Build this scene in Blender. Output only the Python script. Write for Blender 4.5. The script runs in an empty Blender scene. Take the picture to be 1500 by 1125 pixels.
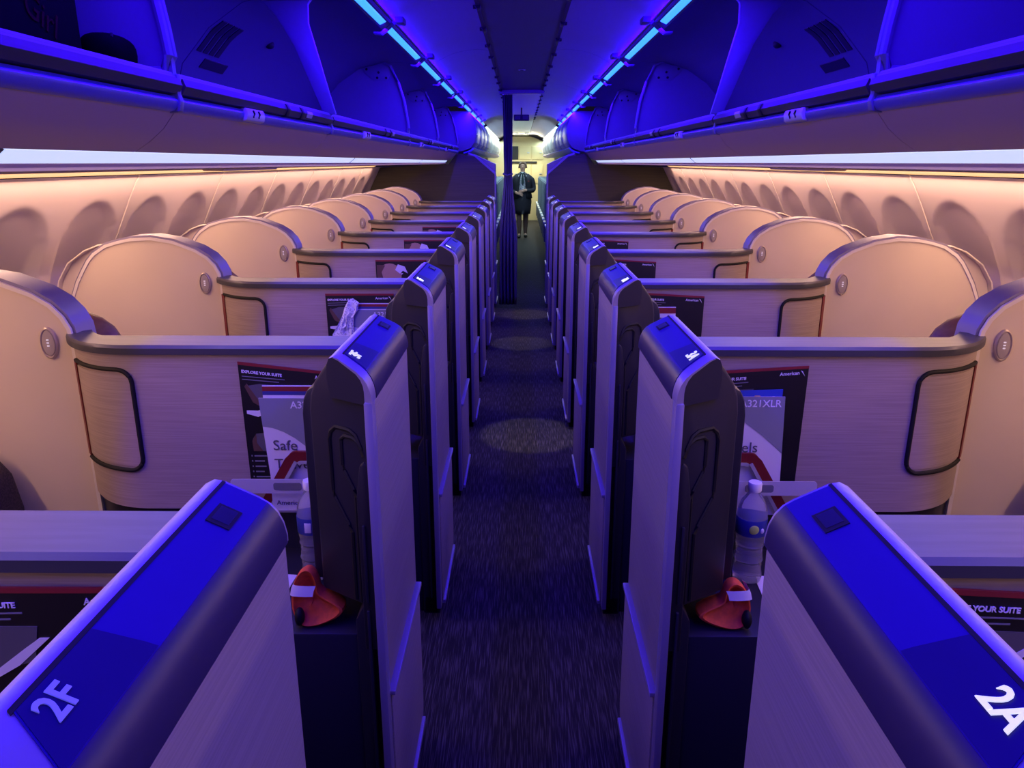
import bpy, bmesh, math, random
from mathutils import Vector, Matrix
random.seed(7)
PI = math.pi
C = bpy.context.scene.collection
PITCH = 1.04

# ------------------------------------------------------------------ materials
def mat(name, col, rough=0.5, metal=0.0, emit=None, es=0.0, noise=None, bump=0.0, coat=0.0, alpha=1.0, trans=0.0, spec=0.5, ior=1.45):
    """noise = (scale xyz, colour2, lo, hi) mixes a second colour through a stretched noise texture."""
    m = bpy.data.materials.new(name); m.use_nodes = True
    nt = m.node_tree; b = nt.nodes['Principled BSDF']
    b.inputs['Base Color'].default_value = (*col, 1)
    b.inputs['Roughness'].default_value = rough
    b.inputs['Metallic'].default_value = metal
    b.inputs['Specular IOR Level'].default_value = spec
    b.inputs['IOR'].default_value = ior
    b.inputs['Coat Weight'].default_value = coat
    b.inputs['Coat Roughness'].default_value = 0.12
    b.inputs['Alpha'].default_value = alpha
    b.inputs['Transmission Weight'].default_value = trans
    if emit:
        b.inputs['Emission Color'].default_value = (*emit, 1)
        b.inputs['Emission Strength'].default_value = es
    if noise:
        sc, c2, lo, hi = noise
        tc = nt.nodes.new('ShaderNodeTexCoord'); mp = nt.nodes.new('ShaderNodeMapping')
        mp.inputs['Scale'].default_value = sc
        nz = nt.nodes.new('ShaderNodeTexNoise'); nz.inputs['Scale'].default_value = 1.0
        nz.inputs['Detail'].default_value = 3.0
        rp = nt.nodes.new('ShaderNodeValToRGB')
        rp.color_ramp.elements[0].position = lo; rp.color_ramp.elements[1].position = hi
        rp.color_ramp.elements[0].color = (*col, 1); rp.color_ramp.elements[1].color = (*c2, 1)
        nt.links.new(tc.outputs['Object'], mp.inputs['Vector'])
        nt.links.new(mp.outputs['Vector'], nz.inputs['Vector'])
        nt.links.new(nz.outputs['Fac'], rp.inputs['Fac'])
        nt.links.new(rp.outputs['Color'], b.inputs['Base Color'])
        if bump:
            bp = nt.nodes.new('ShaderNodeBump'); bp.inputs['Strength'].default_value = bump
            bp.inputs['Distance'].default_value = 0.002
            nt.links.new(nz.outputs['Fac'], bp.inputs['Height'])
            nt.links.new(bp.outputs['Normal'], b.inputs['Normal'])
    return m

M = dict(
    cream=mat('shell_cream', (.74, .62, .50), .5, noise=((3, 3, 3), (.70, .585, .475), .35, .65)),
    creamedge=mat('shell_edge', (.82, .74, .72), .4),
    rim=mat('shell_rim_metal', (.25, .22, .36), .42, .25),
    face=mat('brushed_taupe', (.43, .34, .31), .42, .12, noise=((6, 6, 420), (.36, .28, .255), .38, .62), bump=.08),
    face2=mat('brushed_taupe_door', (.46, .36, .32), .42, .12, noise=((6, 6, 420), (.38, .295, .265), .38, .62), bump=.08),
    rail=mat('slate_rail', (.115, .105, .15), .42, .3, noise=((5, 60, 60), (.10, .092, .132), .4, .6)),
    railedge=mat('slate_rail_edge', (.05, .05, .06), .4),
    black=mat('black_plastic', (.025, .023, .027), .42),
    housing=mat('housing_plastic', (.022, .021, .034), .42, spec=.35),
    groove=mat('groove_black', (.003, .003, .004), .7),
    panel=mat('brushed_panel', (.30, .26, .27), .5, .15, noise=((40, 3, 300), (.26, .225, .235), .4, .6), bump=.05),
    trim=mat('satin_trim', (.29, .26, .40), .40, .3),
    roll=mat('cap_roll_shade', (.028, .02, .075), .34, 0, spec=.28),  # darker copy of the display: shade of the rounded edge put into colour
    display=mat('blue_sheen_glass', (.024, .010, .21), .45, 0, spec=.22),  # saturated blue base stands in for the ceiling's reflection
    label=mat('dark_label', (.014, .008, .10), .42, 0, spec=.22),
    slot=mat('slot_dark', (.02, .02, .05), .3),
    red=mat('red_plastic', (.17, .010, .014), .45),
    silver=mat('silver_inner', (.5, .5, .52), .35, .3),
    white=mat('white_print', (.82, .82, .86), .6),
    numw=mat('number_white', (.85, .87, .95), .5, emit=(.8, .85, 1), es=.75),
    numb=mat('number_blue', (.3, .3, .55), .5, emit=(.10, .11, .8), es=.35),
    paper=mat('paper', (.72, .70, .74), .7),
    grey=mat('leaflet_grey', (.24, .26, .29), .6),
    navy=mat('leaflet_navy', (.03, .04, .22), .5),
    redp=mat('leaflet_red', (.24, .014, .022), .5),
    blackcard=mat('card_black', (.010, .009, .011), .35, coat=.2),
    brown=mat('picture_brown', (.11, .055, .04), .5),
    tan=mat('picture_tan', (.42, .26, .17), .5),
    dgrey=mat('picture_grey', (.10, .095, .11), .5),
    textg=mat('small_print', (.20, .20, .22), .6),
    ink=mat('ink', (.09, .09, .12), .6),
    bluecard=mat('card_blue', (.03, .07, .45), .4),
    gold=mat('chip_gold', (.6, .4, .08), .35),
    strap=mat('frosted_strap', (.66, .64, .70), .35, trans=.25, alpha=.93),
    straplab=mat('strap_label', (.16, .16, .18), .5),
    orange=mat('orange_fabric', (.78, .11, .022), .75, noise=((90, 90, 90), (.66, .09, .02), .4, .6), bump=.15),
    pet=mat('clear_plastic', (.90, .90, .96), .10, trans=.84, ior=1.18, spec=.9),
    cap=mat('white_cap', (.85, .85, .88), .4),
    blabel=mat('bottle_label', (.03, .045, .28), .4),
    lime=mat('label_lime', (.45, .62, .12), .5),
    leather=mat('brown_leather', (.20, .085, .055), .45, noise=((60, 60, 60), (.17, .07, .048), .4, .6), bump=.1),
    seatfab=mat('dark_seat_fabric', (.07, .05, .055), .8, noise=((220, 220, 220), (.035, .027, .033), .42, .58), bump=.2),
    light=mat('reading_light', (.55, .45, .40), .3, .3),
    lightc=mat('reading_light_lens', (.42, .36, .34), .2),
    glow=mat('reading_light_led', (.9, .9, 1), .3, emit=(.8, .8, 1), es=.5),
    wall=mat('sidewall', (.70, .60, .64), .55),
    wallseam=mat('sidewall_seam', (.72, .64, .66), .5),
    bulk=mat('bulkhead_laminate', (.085, .078, .062), .6, noise=((3, 3, 120), (.07, .064, .052), .4, .6), spec=.25),
    bulktrim=mat('bulkhead_trim', (.26, .25, .27), .45),
    binshell=mat('bin_shaded_blue', (.085, .08, .17), .5),  # shade inside the bins and the blue cast, both put into the colour
    binend=mat('bin_end_blue_cast', (.19, .18, .31), .42),  # blue cast of the light strips put into the base colour
    binunder=mat('bin_underside', (.56, .42, .33), .55),
    liprail=mat('lip_dark', (.055, .05, .055), .4),
    liplow=mat('lip_rail_blue_cast', (.15, .13, .70), .35, .3),  # blue reflection painted in as the rail's base colour
    tag=mat('white_tag', (.62, .62, .66), .5),
    ceil=mat('ceiling_white', (.18, .17, .29), .5),  # blue strip light tinted into the panel colour
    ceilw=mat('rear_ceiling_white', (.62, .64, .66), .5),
    ceilc=mat('ceiling_centre', (.07, .065, .13), .6),
    dark=mat('dark_gap', (.012, .012, .018), .6),
    bluelens=mat('blue_light_lens', (.1, .3, .9), .4, emit=(.025, .185, 1.0), es=2.7),
    cyanlens=mat('white_light_lens', (.8, .9, .95), .4, emit=(.55, .95, 1.0), es=5.0),
    whitelens=mat('white_strip_lens', (.8, .85, .95), .4, emit=(.55, .66, 1.0), es=.95),
    warmlens=mat('warm_strip_lens', (.9, .75, .5), .4, emit=(1.0, .57, .24), es=1.05),
    carpet=mat('carpet', (.0075, .0065, .007), .95, noise=((260, 9, 1), (.10, .088, .08), .47, .78), bump=.3),
    bag=mat('bag_black', (.0012, .0012, .002), .85, spec=.06),
    bagtext=mat('bag_lettering', (.03, .006, .006), .8, spec=.05),
    curtain=mat('curtain_navy', (.07, .062, .13), .85),
    skin=mat('skin', (.55, .34, .26), .55),
    hose=mat('stockings', (.13, .08, .07), .6),
    hair=mat('hair_brown', (.10, .05, .028), .6, noise=((60, 60, 8), (.17, .095, .055), .4, .6)),
    jacket=mat('jacket_navy', (.012, .014, .028), .7),
    blouse=mat('blouse_print', (.60, .64, .70), .6, noise=((70, 70, 70), (.16, .22, .26), .5, .58)),
    scarf=mat('scarf_dark', (.02, .045, .05), .6),
    lips=mat('lips', (.42, .12, .11), .5),
    shoe=mat('shoe_black', (.008, .008, .01), .35),
    eseat=mat('economy_seat', (.16, .20, .24), .6),
    ehead=mat('economy_headrest', (.28, .36, .40), .55),
    eframe=mat('economy_frame', (.62, .66, .70), .4),
    galley=mat('galley_cream', (.78, .66, .36), .5),
    galleyd=mat('galley_dark', (.03, .03, .035), .5),
    metal=mat('steel', (.55, .56, .6), .3, .8),
    lamp=mat('spot_lamp', (.9, .9, .9), .4, emit=(1, .98, .85), es=8),
    scrap=mat('crumpled_white', (.80, .82, .78), .5, noise=((160, 160, 160), (.40, .41, .40), .52, .62), bump=.4),
)

# ------------------------------------------------------------------ mesh helpers
def link(name, me, parent=None):
    o = bpy.data.objects.new(name, me); C.objects.link(o)
    if parent is not None:
        o.parent = parent
    return o

def origin_of(p):
    v = Vector((0, 0, 0))
    while p is not None:
        v = v + p.location; p = p.parent
    return v

class MB:
    """Collects shapes given in place (left side of the cabin has x < 0; s = +1 mirrors them to the right)."""
    def __init__(self, s=-1):
        self.bm = bmesh.new(); self.s = s
    def v(self, p):
        return self.bm.verts.new((p[0] if self.s < 0 else -p[0], p[1], p[2]))
    def faces(self, vs, fs, mi=0):
        vv = [self.v(p) for p in vs]; out = []
        for f in fs:
            try:
                fc = self.bm.faces.new([vv[i] for i in f]); fc.material_index = mi; fc.smooth = True; out.append(fc)
            except ValueError:
                pass
        return vv, out
    def bevel(self, vv, off, seg=2, ang=25):
        if off <= 0: return
        es = set()
        self.bm.normal_update()
        vs = set(vv)
        for v in vv:
            for e in v.link_edges:
                if e.verts[0] in vs and e.verts[1] in vs and len(e.link_faces) == 2 and e.calc_face_angle(0) > math.radians(ang):
                    es.add(e)
        if es:
            r = bmesh.ops.bevel(self.bm, geom=list(es), offset=off, segments=seg, profile=.5, affect='EDGES', clamp_overlap=True)
            for f in r['faces']: f.smooth = True
    def box(self, x0, x1, y0, y1, z0, z1, bev=0, mi=0, seg=2):
        return self.prism([(x0, z0), (x1, z0), (x1, z1), (x0, z1)], y0, y1, 'y', bev, mi, seg)
    def prism(self, poly, a, b, axis='y', bev=0, mi=0, seg=2, ang=25):
        """Extrude a polygon along an axis. axis y: poly=(x,z); z: poly=(x,y); x: poly=(y,z)"""
        def P(p, t):
            return (p[0], t, p[1]) if axis == 'y' else (p[0], p[1], t) if axis == 'z' else (t, p[0], p[1])
        n = len(poly)
        vs = [P(p, a) for p in poly] + [P(p, b) for p in poly]
        fs = [tuple(range(n))[::-1], tuple(range(n, 2 * n))] + [(i, (i + 1) % n, n + (i + 1) % n, n + i) for i in range(n)]
        vv, ff = self.faces(vs, fs, mi)
        bmesh.ops.recalc_face_normals(self.bm, faces=ff)
        self.bevel(vv, bev, seg, ang)
        return self
    def sheet(self, grid, mi=0, thick=0, close=False):
        """grid[i][j] of points."""
        n, m = len(grid), len(grid[0])
        vs = [p for r in grid for p in r]
        fs = [(i * m + j, i * m + j + 1, (i + 1) * m + j + 1, (i + 1) * m + j) for i in range(n - 1) for j in range(m - 1)]
        if close:
            fs += [(i * m + m - 1, i * m, (i + 1) * m, (i + 1) * m + m - 1) for i in range(n - 1)]
        self.faces(vs, fs, mi)
        return self
    def solid_sheet(self, A, B, mi=0, bev=0):
        """Two matching grids -> closed slab."""
        n, m = len(A), len(A[0])
        vs = [p for r in A for p in r] + [p for r in B for p in r]
        k = n * m; fs = []
        for i in range(n - 1):
            for j in range(m - 1):
                q = (i * m + j, i * m + j + 1, (i + 1) * m + j + 1, (i + 1) * m + j)
                fs.append(q); fs.append(tuple(k + x for x in q)[::-1])
        for i in range(n - 1):
            for j in (0, m - 1):
                fs.append((i * m + j, (i + 1) * m + j, k + (i + 1) * m + j, k + i * m + j))
        for j in range(m - 1):
            for i in (0, n - 1):
                fs.append((i * m + j, i * m + j + 1, k + i * m + j + 1, k + i * m + j))
        vv, ff = self.faces(vs, fs, mi)
        bmesh.ops.recalc_face_normals(self.bm, faces=ff)
        self.bevel(vv, bev)
        return self
    def tube(self, pts, r, n=8, closed=False, mi=0, flat=1.0, nrm=None):
        pts = [Vector(p) for p in pts]; N = len(pts); rings = []
        for i, p in enumerate(pts):
            a = pts[(i - 1) % N] if (closed or i > 0) else p
            b = pts[(i + 1) % N] if (closed or i < N - 1) else p
            t = (b - a).normalized() if (b - a).length > 1e-9 else Vector((0, 0, 1))
            up = Vector(nrm) if nrm else (Vector((0, 0, 1)) if abs(t.z) < .9 else Vector((0, 1, 0)))
            u = t.cross(up).normalized(); w = u.cross(t).normalized()
            rr = r[i] if isinstance(r, (list, tuple)) else r
            rings.append([p + u * math.cos(2 * PI * k / n) * rr + w * math.sin(2 * PI * k / n) * rr * flat for k in range(n)])
        vs = [q for rg in rings for q in rg]; fs = []
        for i in range(N if closed else N - 1):
            a, b = i * n, ((i + 1) % N) * n
            fs += [(a + k, a + (k + 1) % n, b + (k + 1) % n, b + k) for k in range(n)]
        if not closed:
            fs += [tuple(range(n))[::-1], tuple((N - 1) * n + k for k in range(n))]
        vv, ff = self.faces(vs, fs, mi)
        bmesh.ops.recalc_face_normals(self.bm, faces=ff)
        return self
    def lathe(self, prof, c=(0, 0, 0), n=24, mi=0, sx=1, sy=1):
        """prof = (r, z) list around the vertical axis at c."""
        rows = []
        for r, z in prof:
            rows.append([(c[0] + math.cos(2 * PI * k / n) * r * sx, c[1] + math.sin(2 * PI * k / n) * r * sy, c[2] + z) for k in range(n)])
        vs = [p for r in rows for p in r]; m = n
        fs = [(i * m + k, i * m + (k + 1) % m, (i + 1) * m + (k + 1) % m, (i + 1) * m + k) for i in range(len(rows) - 1) for k in range(m)]
        fs += [tuple(range(m))[::-1], tuple((len(rows) - 1) * m + k for k in range(m))]
        vv, ff = self.faces(vs, fs, mi)
        bmesh.ops.recalc_face_normals(self.bm, faces=ff)
        return self
    def ball(self, c, rx, ry, rz, nu=20, nv=12, e=1.0, mi=0):
        def sg(t): return math.copysign(abs(t) ** e, t)
        rows = []
        for j in range(1, nv):
            f = -PI / 2 + PI * j / nv
            rows.append([(c[0] + rx * sg(math.cos(f)) * sg(math.cos(2 * PI * k / nu)), c[1] + ry * sg(math.cos(f)) * sg(math.sin(2 * PI * k / nu)), c[2] + rz * sg(math.sin(f))) for k in range(nu)])
        vs = [p for r in rows for p in r] + [(c[0], c[1], c[2] - rz), (c[0], c[1], c[2] + rz)]
        L = len(rows) * nu
        fs = [(i * nu + k, i * nu + (k + 1) % nu, (i + 1) * nu + (k + 1) % nu, (i + 1) * nu + k) for i in range(len(rows) - 1) for k in range(nu)]
        fs += [(L, (k + 1) % nu, k) for k in range(nu)]
        o = (len(rows) - 1) * nu
        fs += [(L + 1, o + k, o + (k + 1) % nu) for k in range(nu)]
        self.faces(vs, fs, mi)
        return self
    def build(self, name, mats, parent=None, sharp=38):
        bm = self.bm
        o0 = origin_of(parent)
        bmesh.ops.recalc_face_normals(bm, faces=bm.faces[:])
        bmesh.ops.translate(bm, verts=bm.verts[:], vec=-o0)
        me = bpy.data.meshes.new(name); bm.to_mesh(me); bm.free()
        for m in (mats if isinstance(mats, (list, tuple)) else [mats]):
            me.materials.append(m)
        me.set_sharp_from_angle(angle=math.radians(sharp))
        return link(name, me, parent)

def tag(o, label=None, cat=None, group=None, kind=None):
    if label: o['label'] = label
    if cat: o['category'] = cat
    if group: o['group'] = group
    if kind: o['kind'] = kind
    return o

def empty(name, loc):
    o = bpy.data.objects.new(name, None); C.objects.link(o); o.location = loc
    o.empty_display_size = .1
    return o

def copy_tree(o, parent=None, dv=None):
    c = o.copy(); C.objects.link(c)
    if parent is not None: c.parent = parent
    if dv is not None: c.location = o.location + Vector(dv)
    for ch in list(o.children):
        copy_tree(ch, c)
    return c

def text(name, body, size, loc, right, up, m, parent=None, align='CENTER', depth=.0006, bold=0.0, spacing=1.0, line=.85):
    cu = bpy.data.curves.new(name, 'FONT'); cu.body = body; cu.size = size
    cu.align_x = align; cu.align_y = 'CENTER'; cu.extrude = depth; cu.offset = bold; cu.space_character = spacing
    cu.resolution_u = 3; cu.space_line = line
    t = bpy.data.objects.new(name + '_src', cu); C.objects.link(t)
    dg = bpy.context.evaluated_depsgraph_get()
    me = bpy.data.meshes.new_from_object(t.evaluated_get(dg))
    bpy.data.objects.remove(t)
    r = Vector(right).normalized(); u = Vector(up).normalized(); n = r.cross(u)
    R = Matrix((r, u, n)).transposed().to_4x4()
    me.transform(Matrix.Translation(Vector(loc) - origin_of(parent)) @ R)
    me.materials.clear(); me.materials.append(m); me.name = name
    return link(name, me, parent)

def arc(cx, cy, r, a0, a1, n=6, ry=None):
    ry = r if ry is None else ry
    return [(cx + r * math.cos(math.radians(a0 + (a1 - a0) * i / n)), cy + ry * math.sin(math.radians(a0 + (a1 - a0) * i / n))) for i in range(n + 1)]

def rrect(x0, x1, z0, z1, r, n=5):
    return arc(x1 - r, z0 + r, r, -90, 0, n) + arc(x1 - r, z1 - r, r, 0, 90, n) + arc(x0 + r, z1 - r, r, 90, 180, n) + arc(x0 + r, z0 + r, r, 180, 270, n)

def bez(p0, p1, p2, n):
    return [tuple((1 - t) ** 2 * a + 2 * t * (1 - t) * b + t * t * c for a, b, c in zip(p0, p1, p2)) for t in [i / n for i in range(n + 1)]]

# ------------------------------------------------------------------ suite
# plan of the front of the cross partition (x, y), from the aisle end to the shell
PLAN = [(-.44 - .07 * i, 1.835) for i in range(9)] + bez((-1.0, 1.835), (-1.12, 1.84), (-1.205, 1.965), 12)[1:]
def plan_len():
    L = [0]
    for a, b in zip(PLAN, PLAN[1:]): L.append(L[-1] + math.hypot(b[0] - a[0], b[1] - a[1]))
    return L
PL = plan_len()
def on_plan(s, off=0.0):
    """point at arc length s along the partition front, moved off towards the viewer"""
    s = max(0, min(PL[-1] - 1e-6, s))
    i = max(k for k in range(len(PL) - 1) if PL[k] <= s)
    t = (s - PL[i]) / (PL[i + 1] - PL[i])
    a, b = Vector(PLAN[i]), Vector(PLAN[i + 1])
    a0 = Vector(PLAN[i - 1]) if i else a; b1 = Vector(PLAN[i + 2]) if i + 2 < len(PLAN) else b
    p = a.lerp(b, t)
    d = ((b - a0).normalized().lerp((b1 - a).normalized(), t)).normalized()
    n = Vector((-d.y, d.x))
    if n.y > 0: n = -n
    return p + n * off

SHELL = [(-1.83, .42), (-1.825, .80), (-1.802, 1.10), (-1.775, 1.16), (-1.747, 1.205), (-1.72, 1.245), (-1.693, 1.273), (-1.642, 1.305), (-1.59, 1.320), (-1.54, 1.330), (-1.46, 1.334),
         (-1.373, 1.320), (-1.289, 1.288), (-1.245, 1.260), (-1.217, 1.228), (-1.202, 1.196), (-1.197, 1.15), (-1.195, .945), (-1.195, .42)]

def offset_poly(pts, d):
    out = []
    n = len(pts)
    for i in range(n):
        a = Vector(pts[max(0, i - 1)]); b = Vector(pts[min(n - 1, i + 1)])
        t = (b - a).normalized(); nn = Vector((-t.y, t.x))     # outward for a path running over the top left to right
        p = Vector(pts[i]) + nn * d
        out.append((p.x, p.y))
    return out

TOPP = [(-.396, 1.205), (-.394, 1.232), (-.388, 1.246), (-.377, 1.2515), (-.364, 1.249), (-.324, 1.2290), (-.312, 1.221), (-.303, 1.210), (-.297, 1.196), (-.294, 1.180), (-.294, 1.170)]
YF = 1.885
def ynear(x): return 1.393 + (x + .294) / (-.102) * .066
def top_patch(mb, pts, y0f, y1f, off, th=.002, mi=0):
    """a skin lying on the top profile between two y functions"""
    q = offset_poly(pts, off); q0 = offset_poly(pts, off - th)
    A = [[(p[0], y0f(p[0]) * (1 - t) + y1f(p[0]) * t, p[1]) for t in (0, 1)] for p in q]
    B = [[(p[0], y0f(p[0]) * (1 - t) + y1f(p[0]) * t, p[1]) for t in (0, 1)] for p in q0]
    mb.solid_sheet(A, B, mi)
def sub_profile(i0, i1):
    return TOPP[i0:i1 + 1]
def lerp_profile(u):
    """point on the top profile, u = 0 at index 3 ... 1 at index 10"""
    k = 3 + u * 7; i = min(9, int(k)); t = k - i
    a, b = TOPP[i], TOPP[i + 1]
    return (a[0] + (b[0] - a[0]) * t, a[1] + (b[1] - a[1]) * t)

def make_suite(s):
    root = empty('suite', (s * 1.0, 1.85, 0))
    def B(): return MB(s)
    # --- shell
    sh = B().prism(SHELL, 1.957, 2.05, 'y').build('shell', M['cream'], root)
    ro, ri = offset_poly(SHELL, .012), offset_poly(SHELL, -.001)
    B().solid_sheet([[(p[0], y, p[1]) for y in (1.962, 1.97, 2.04, 2.052)] for p in ro], [[(p[0], y, p[1]) for y in (1.962, 1.97, 2.04, 2.052)] for p in ri]).build('shell_rim', M['rim'], sh)
    eo, ei = offset_poly(SHELL, .004), offset_poly(SHELL, -.007)
    B().solid_sheet([[(p[0], y, p[1]) for y in (1.952, 1.9605)] for p in eo], [[(p[0], y, p[1]) for y in (1.952, 1.9605)] for p in ei]).build('shell_edging', M['creamedge'], sh)
    # reading light on the shell
    cx, cz = -1.262, 1.158
    rl = B()
    def ell(k, a, b, y): return [(cx + a * math.cos(2 * PI * i / 24), y, cz + b * math.sin(2 * PI * i / 24)) for i in range(24)]
    rl.sheet([ell(0, .024, .044, 1.9575), ell(0, .023, .043, 1.951), ell(0, .020, .039, 1.949), ell(0, .018, .036, 1.953)], close=True)
    rl.sheet([ell(0, .018, .036, 1.953), ell(0, .0165, .033, 1.950), ell(0, .001, .001, 1.949)], mi=1, close=True)
    for k in range(3):
        rl.box(cx - .003, cx + .003, 1.948, 1.950, cz - .002 + k * .008 - .006, cz + .001 + k * .008 - .006, mi=2)
    rl.build('reading_light', [M['light'], M['lightc'], M['glow']], sh)
    # outboard side shell: a curved wing behind the shell at the wall
    wing = [(-1.95, .55), (-1.945, 1.08), (-1.925, 1.15), (-1.876, 1.222), (-1.80, 1.274), (-1.74, 1.296), (-1.68, 1.300), (-1.60, 1.300)]
    wi = offset_poly(wing, -.006)
    ws = B().solid_sheet([[(p[0], y, p[1]) for y in (2.075, 2.115)] for p in wing], [[(p[0], y, p[1]) for y in (2.075, 2.115)] for p in wi], bev=.002).build('side_wing', M['creamedge'], root)
    B().prism(wi + [(-1.60, .55)], 2.105, 2.115, 'y').build('wing_back', M['wall'], ws)
    # --- cross partition
    NP = len(PLAN); zb = .735
    front = [[(p[0], p[1], z) for z in (zb, .80, .95, 1.16)] for p in PLAN]
    bpl = [(x, max(1.925, y + .03)) for x, y in PLAN]
    back = [[(p[0], p[1], z) for z in (zb, .80, .95, 1.16)] for p in bpl]
    pt = B().solid_sheet(front, back).build('partition', M['face'], root)
    f2 = [[(p[0], p[1] + .012 if p[0] > -1.0 else p[1] + .02, z) for z in (.02, .735)] for p in PLAN]
    b2 = [[(p[0], p[1], z) for z in (.02, .735)] for p in bpl]
    B().solid_sheet(f2, b2).build('partition_base', M['housing'], pt)
    # top rail
    fr = []; bk = []
    for i, p in enumerate(PLAN):
        q = on_plan(PL[i], .014)
        fr.append((q.x, q.y)); t = i / (NP - 1)
        bk.append((p[0] + (.03 * max(0, (-p[0] - 1.0) / .2)), max(1.937, p[1] + .075 - .03 * max(0, (-p[0] - 1.0) / .2))))
    A = [[(f[0], f[1], 1.160), (f[0], f[1], 1.176), (f[0] * .97 + b[0] * .03, f[1] * .94 + b[1] * .06, 1.1835), (b[0], b[1], 1.1835), (b[0], b[1], 1.160)] for f, b in zip(fr, bk)]
    vs = [p for r in A for p in r]; fs = []
    for i in range(NP - 1):
        for j in range(5): fs.append((i * 5 + j, i * 5 + (j + 1) % 5, (i + 1) * 5 + (j + 1) % 5, (i + 1) * 5 + j))
    fs += [(0, 1, 2, 3, 4), tuple((NP - 1) * 5 + k for k in range(5))]
    rb = B(); vv, ff = rb.faces(vs, fs)
    for f in ff:
        if all(abs(v.co.z) < 1.1765 for v in f.verts) and len(f.verts) == 4: f.material_index = 1
    rb.build('top_rail', [M['rail'], M['railedge']], pt)
    # --- storage door in the curved end of the partition, with black seal and red latch strip
    Lq = PL[-1]
    s0, s1 = Lq - .262, Lq - .040
    z0, z1 = .845, 1.118
    n = 14
    A = [[(*on_plan(s0 + (s1 - s0) * i / n, .003), z) for z in (z0 + .012, z1 - .012)] for i in range(n + 1)]
    A = [[(a[0], a[1], a[2]) for a in r] for r in A]
    Bk = [[(*on_plan(s0 + (s1 - s0) * i / n, -.004), z) for z in (z0 + .012, z1 - .012)] for i in range(n + 1)]
    sd = B().solid_sheet(A, Bk).build('storage_door', M['face2'], root)
    r = .035; ol = []
    for (u, w) in [(s1, z1)] + [(s1 - (s1 - s0 - r) * k / 8, z1) for k in range(1, 8)] + [(s0 + r + r * math.cos(math.radians(a)), z1 - r + r * math.sin(math.radians(a))) for a in range(90, 181, 15)] \
            + [(s0, z1 - r - (z1 - z0 - 2 * r) * k / 6) for k in range(1, 6)] + [(s0 + r + r * math.cos(math.radians(a)), z0 + r + r * math.sin(math.radians(a))) for a in range(180, 271, 15)] + [(s0 + r + (s1 - s0 - r) * k / 8, z0) for k in range(1, 9)]:
        q = on_plan(u, .003); ol.append((q.x, q.y, w))
    B().tube(ol, .0058, 8).build('door_seal', M['groove'], sd)
    q0, q1 = on_plan(s1 - .006, .006), on_plan(s1 + .022, .006)
    B().prism([(q0.x, q0.y), (q1.x, q1.y), (q1.x + .004, q1.y + .006), (q0.x + .004, q0.y + .006)], z0 + .004, z1 - .002, 'z').build('latch_strip', M['red'], sd)
    # --- aisle post: door housing, top cap, aisle panel
    post = B()
    prof = [(-.449, .70), (-.303, .70), (-.302, 1.17), (-.305, 1.195), (-.318, 1.212), (-.335, 1.222), (-.374, 1.241), (-.392, 1.238), (-.410, 1.215), (-.432, 1.185), (-.444, 1.155), (-.449, 1.12)]
    post.prism(prof, 1.462, 1.56, 'y', .006, ang=18)
    for v in post.bm.verts:
        if v.co.y < 1.50:
            ax = -abs(v.co.x); v.co.y += (ynear(ax) + .012) - 1.462
    pr2 = [(-.478, .70), (-.31, .70), (-.31, 1.168), (-.44, 1.168), (-.464, 1.153), (-.474, 1.13), (-.478, 1.10)]
    post.prism(pr2, 1.545, 1.788, 'y', .008, ang=18)
    post.prism([(-.365, 0), (-.303, 0), (-.303, .72), (-.335, .72), (-.365, .66)], 1.44, 1.788, 'y', .006)
    hs = post.build('door_housing', M['housing'], root)
    # raised contour lines on the end of the housing
    def contour(path, r_=.0050):
        B().tube([(x, ynear(x) + .0118, z) for x, z in path], r_, 6, closed=False).build('contour_groove', M['groove'], hs)
    contour([(-.326, 1.065), (-.338, 1.092), (-.352, 1.10), (-.385, 1.10), (-.398, 1.088), (-.402, 1.07), (-.402, .955), (-.398, .94), (-.366, .885), (-.360, .87), (-.360, .71)])
    contour([(-.322, 1.05), (-.333, 1.078), (-.345, 1.085), (-.365, 1.085), (-.374, 1.075), (-.374, 1.02), (-.370, 1.008), (-.349, .97), (-.345, .955), (-.345, .71)])
    B().prism([(-.3415, .60), (-.312, .60), (-.312, 1.03), (-.322, 1.04), (-.332, 1.03), (-.3415, .96)], 1.418, 1.44, 'y', .004).build('grip_strip', M['black'], hs)
    for zz in ((.08, .70), (.72, .90)):
        B().box(-.333, -.326, 1.412, 1.46, *zz, .002).build('guide_fin', M['housing'], hs)
    # top cap
    cp = B()
    cap = TOPP + [(-.305, 1.165), (-.39, 1.165)]
    vs = [(x, ynear(x), z) for x, z in cap] + [(x, YF, z) for x, z in cap]; k = len(cap)
    vv, ff = cp.faces(vs, [tuple(range(k))[::-1], tuple(range(k, 2 * k))] + [(i, (i + 1) % k, k + (i + 1) % k, k + i) for i in range(k)])
    ff[0].material_index = 1
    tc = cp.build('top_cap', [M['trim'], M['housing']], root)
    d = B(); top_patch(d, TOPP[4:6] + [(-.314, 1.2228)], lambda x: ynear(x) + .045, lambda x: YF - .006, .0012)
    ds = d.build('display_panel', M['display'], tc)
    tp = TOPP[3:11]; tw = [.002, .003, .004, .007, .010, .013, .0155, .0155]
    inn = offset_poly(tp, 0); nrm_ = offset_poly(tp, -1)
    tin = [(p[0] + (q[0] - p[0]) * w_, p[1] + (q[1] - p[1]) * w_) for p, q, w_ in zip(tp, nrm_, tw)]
    B().solid_sheet([[(x, ynear(x) + dy_, z) for dy_ in (-.0025, .012)] for x, z in offset_poly(tp, .0008)], [[(x, ynear(x) + dy_, z) for dy_ in (-.0025, .012)] for x, z in tin]).build('end_rim', M['trim'], tc)
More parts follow.
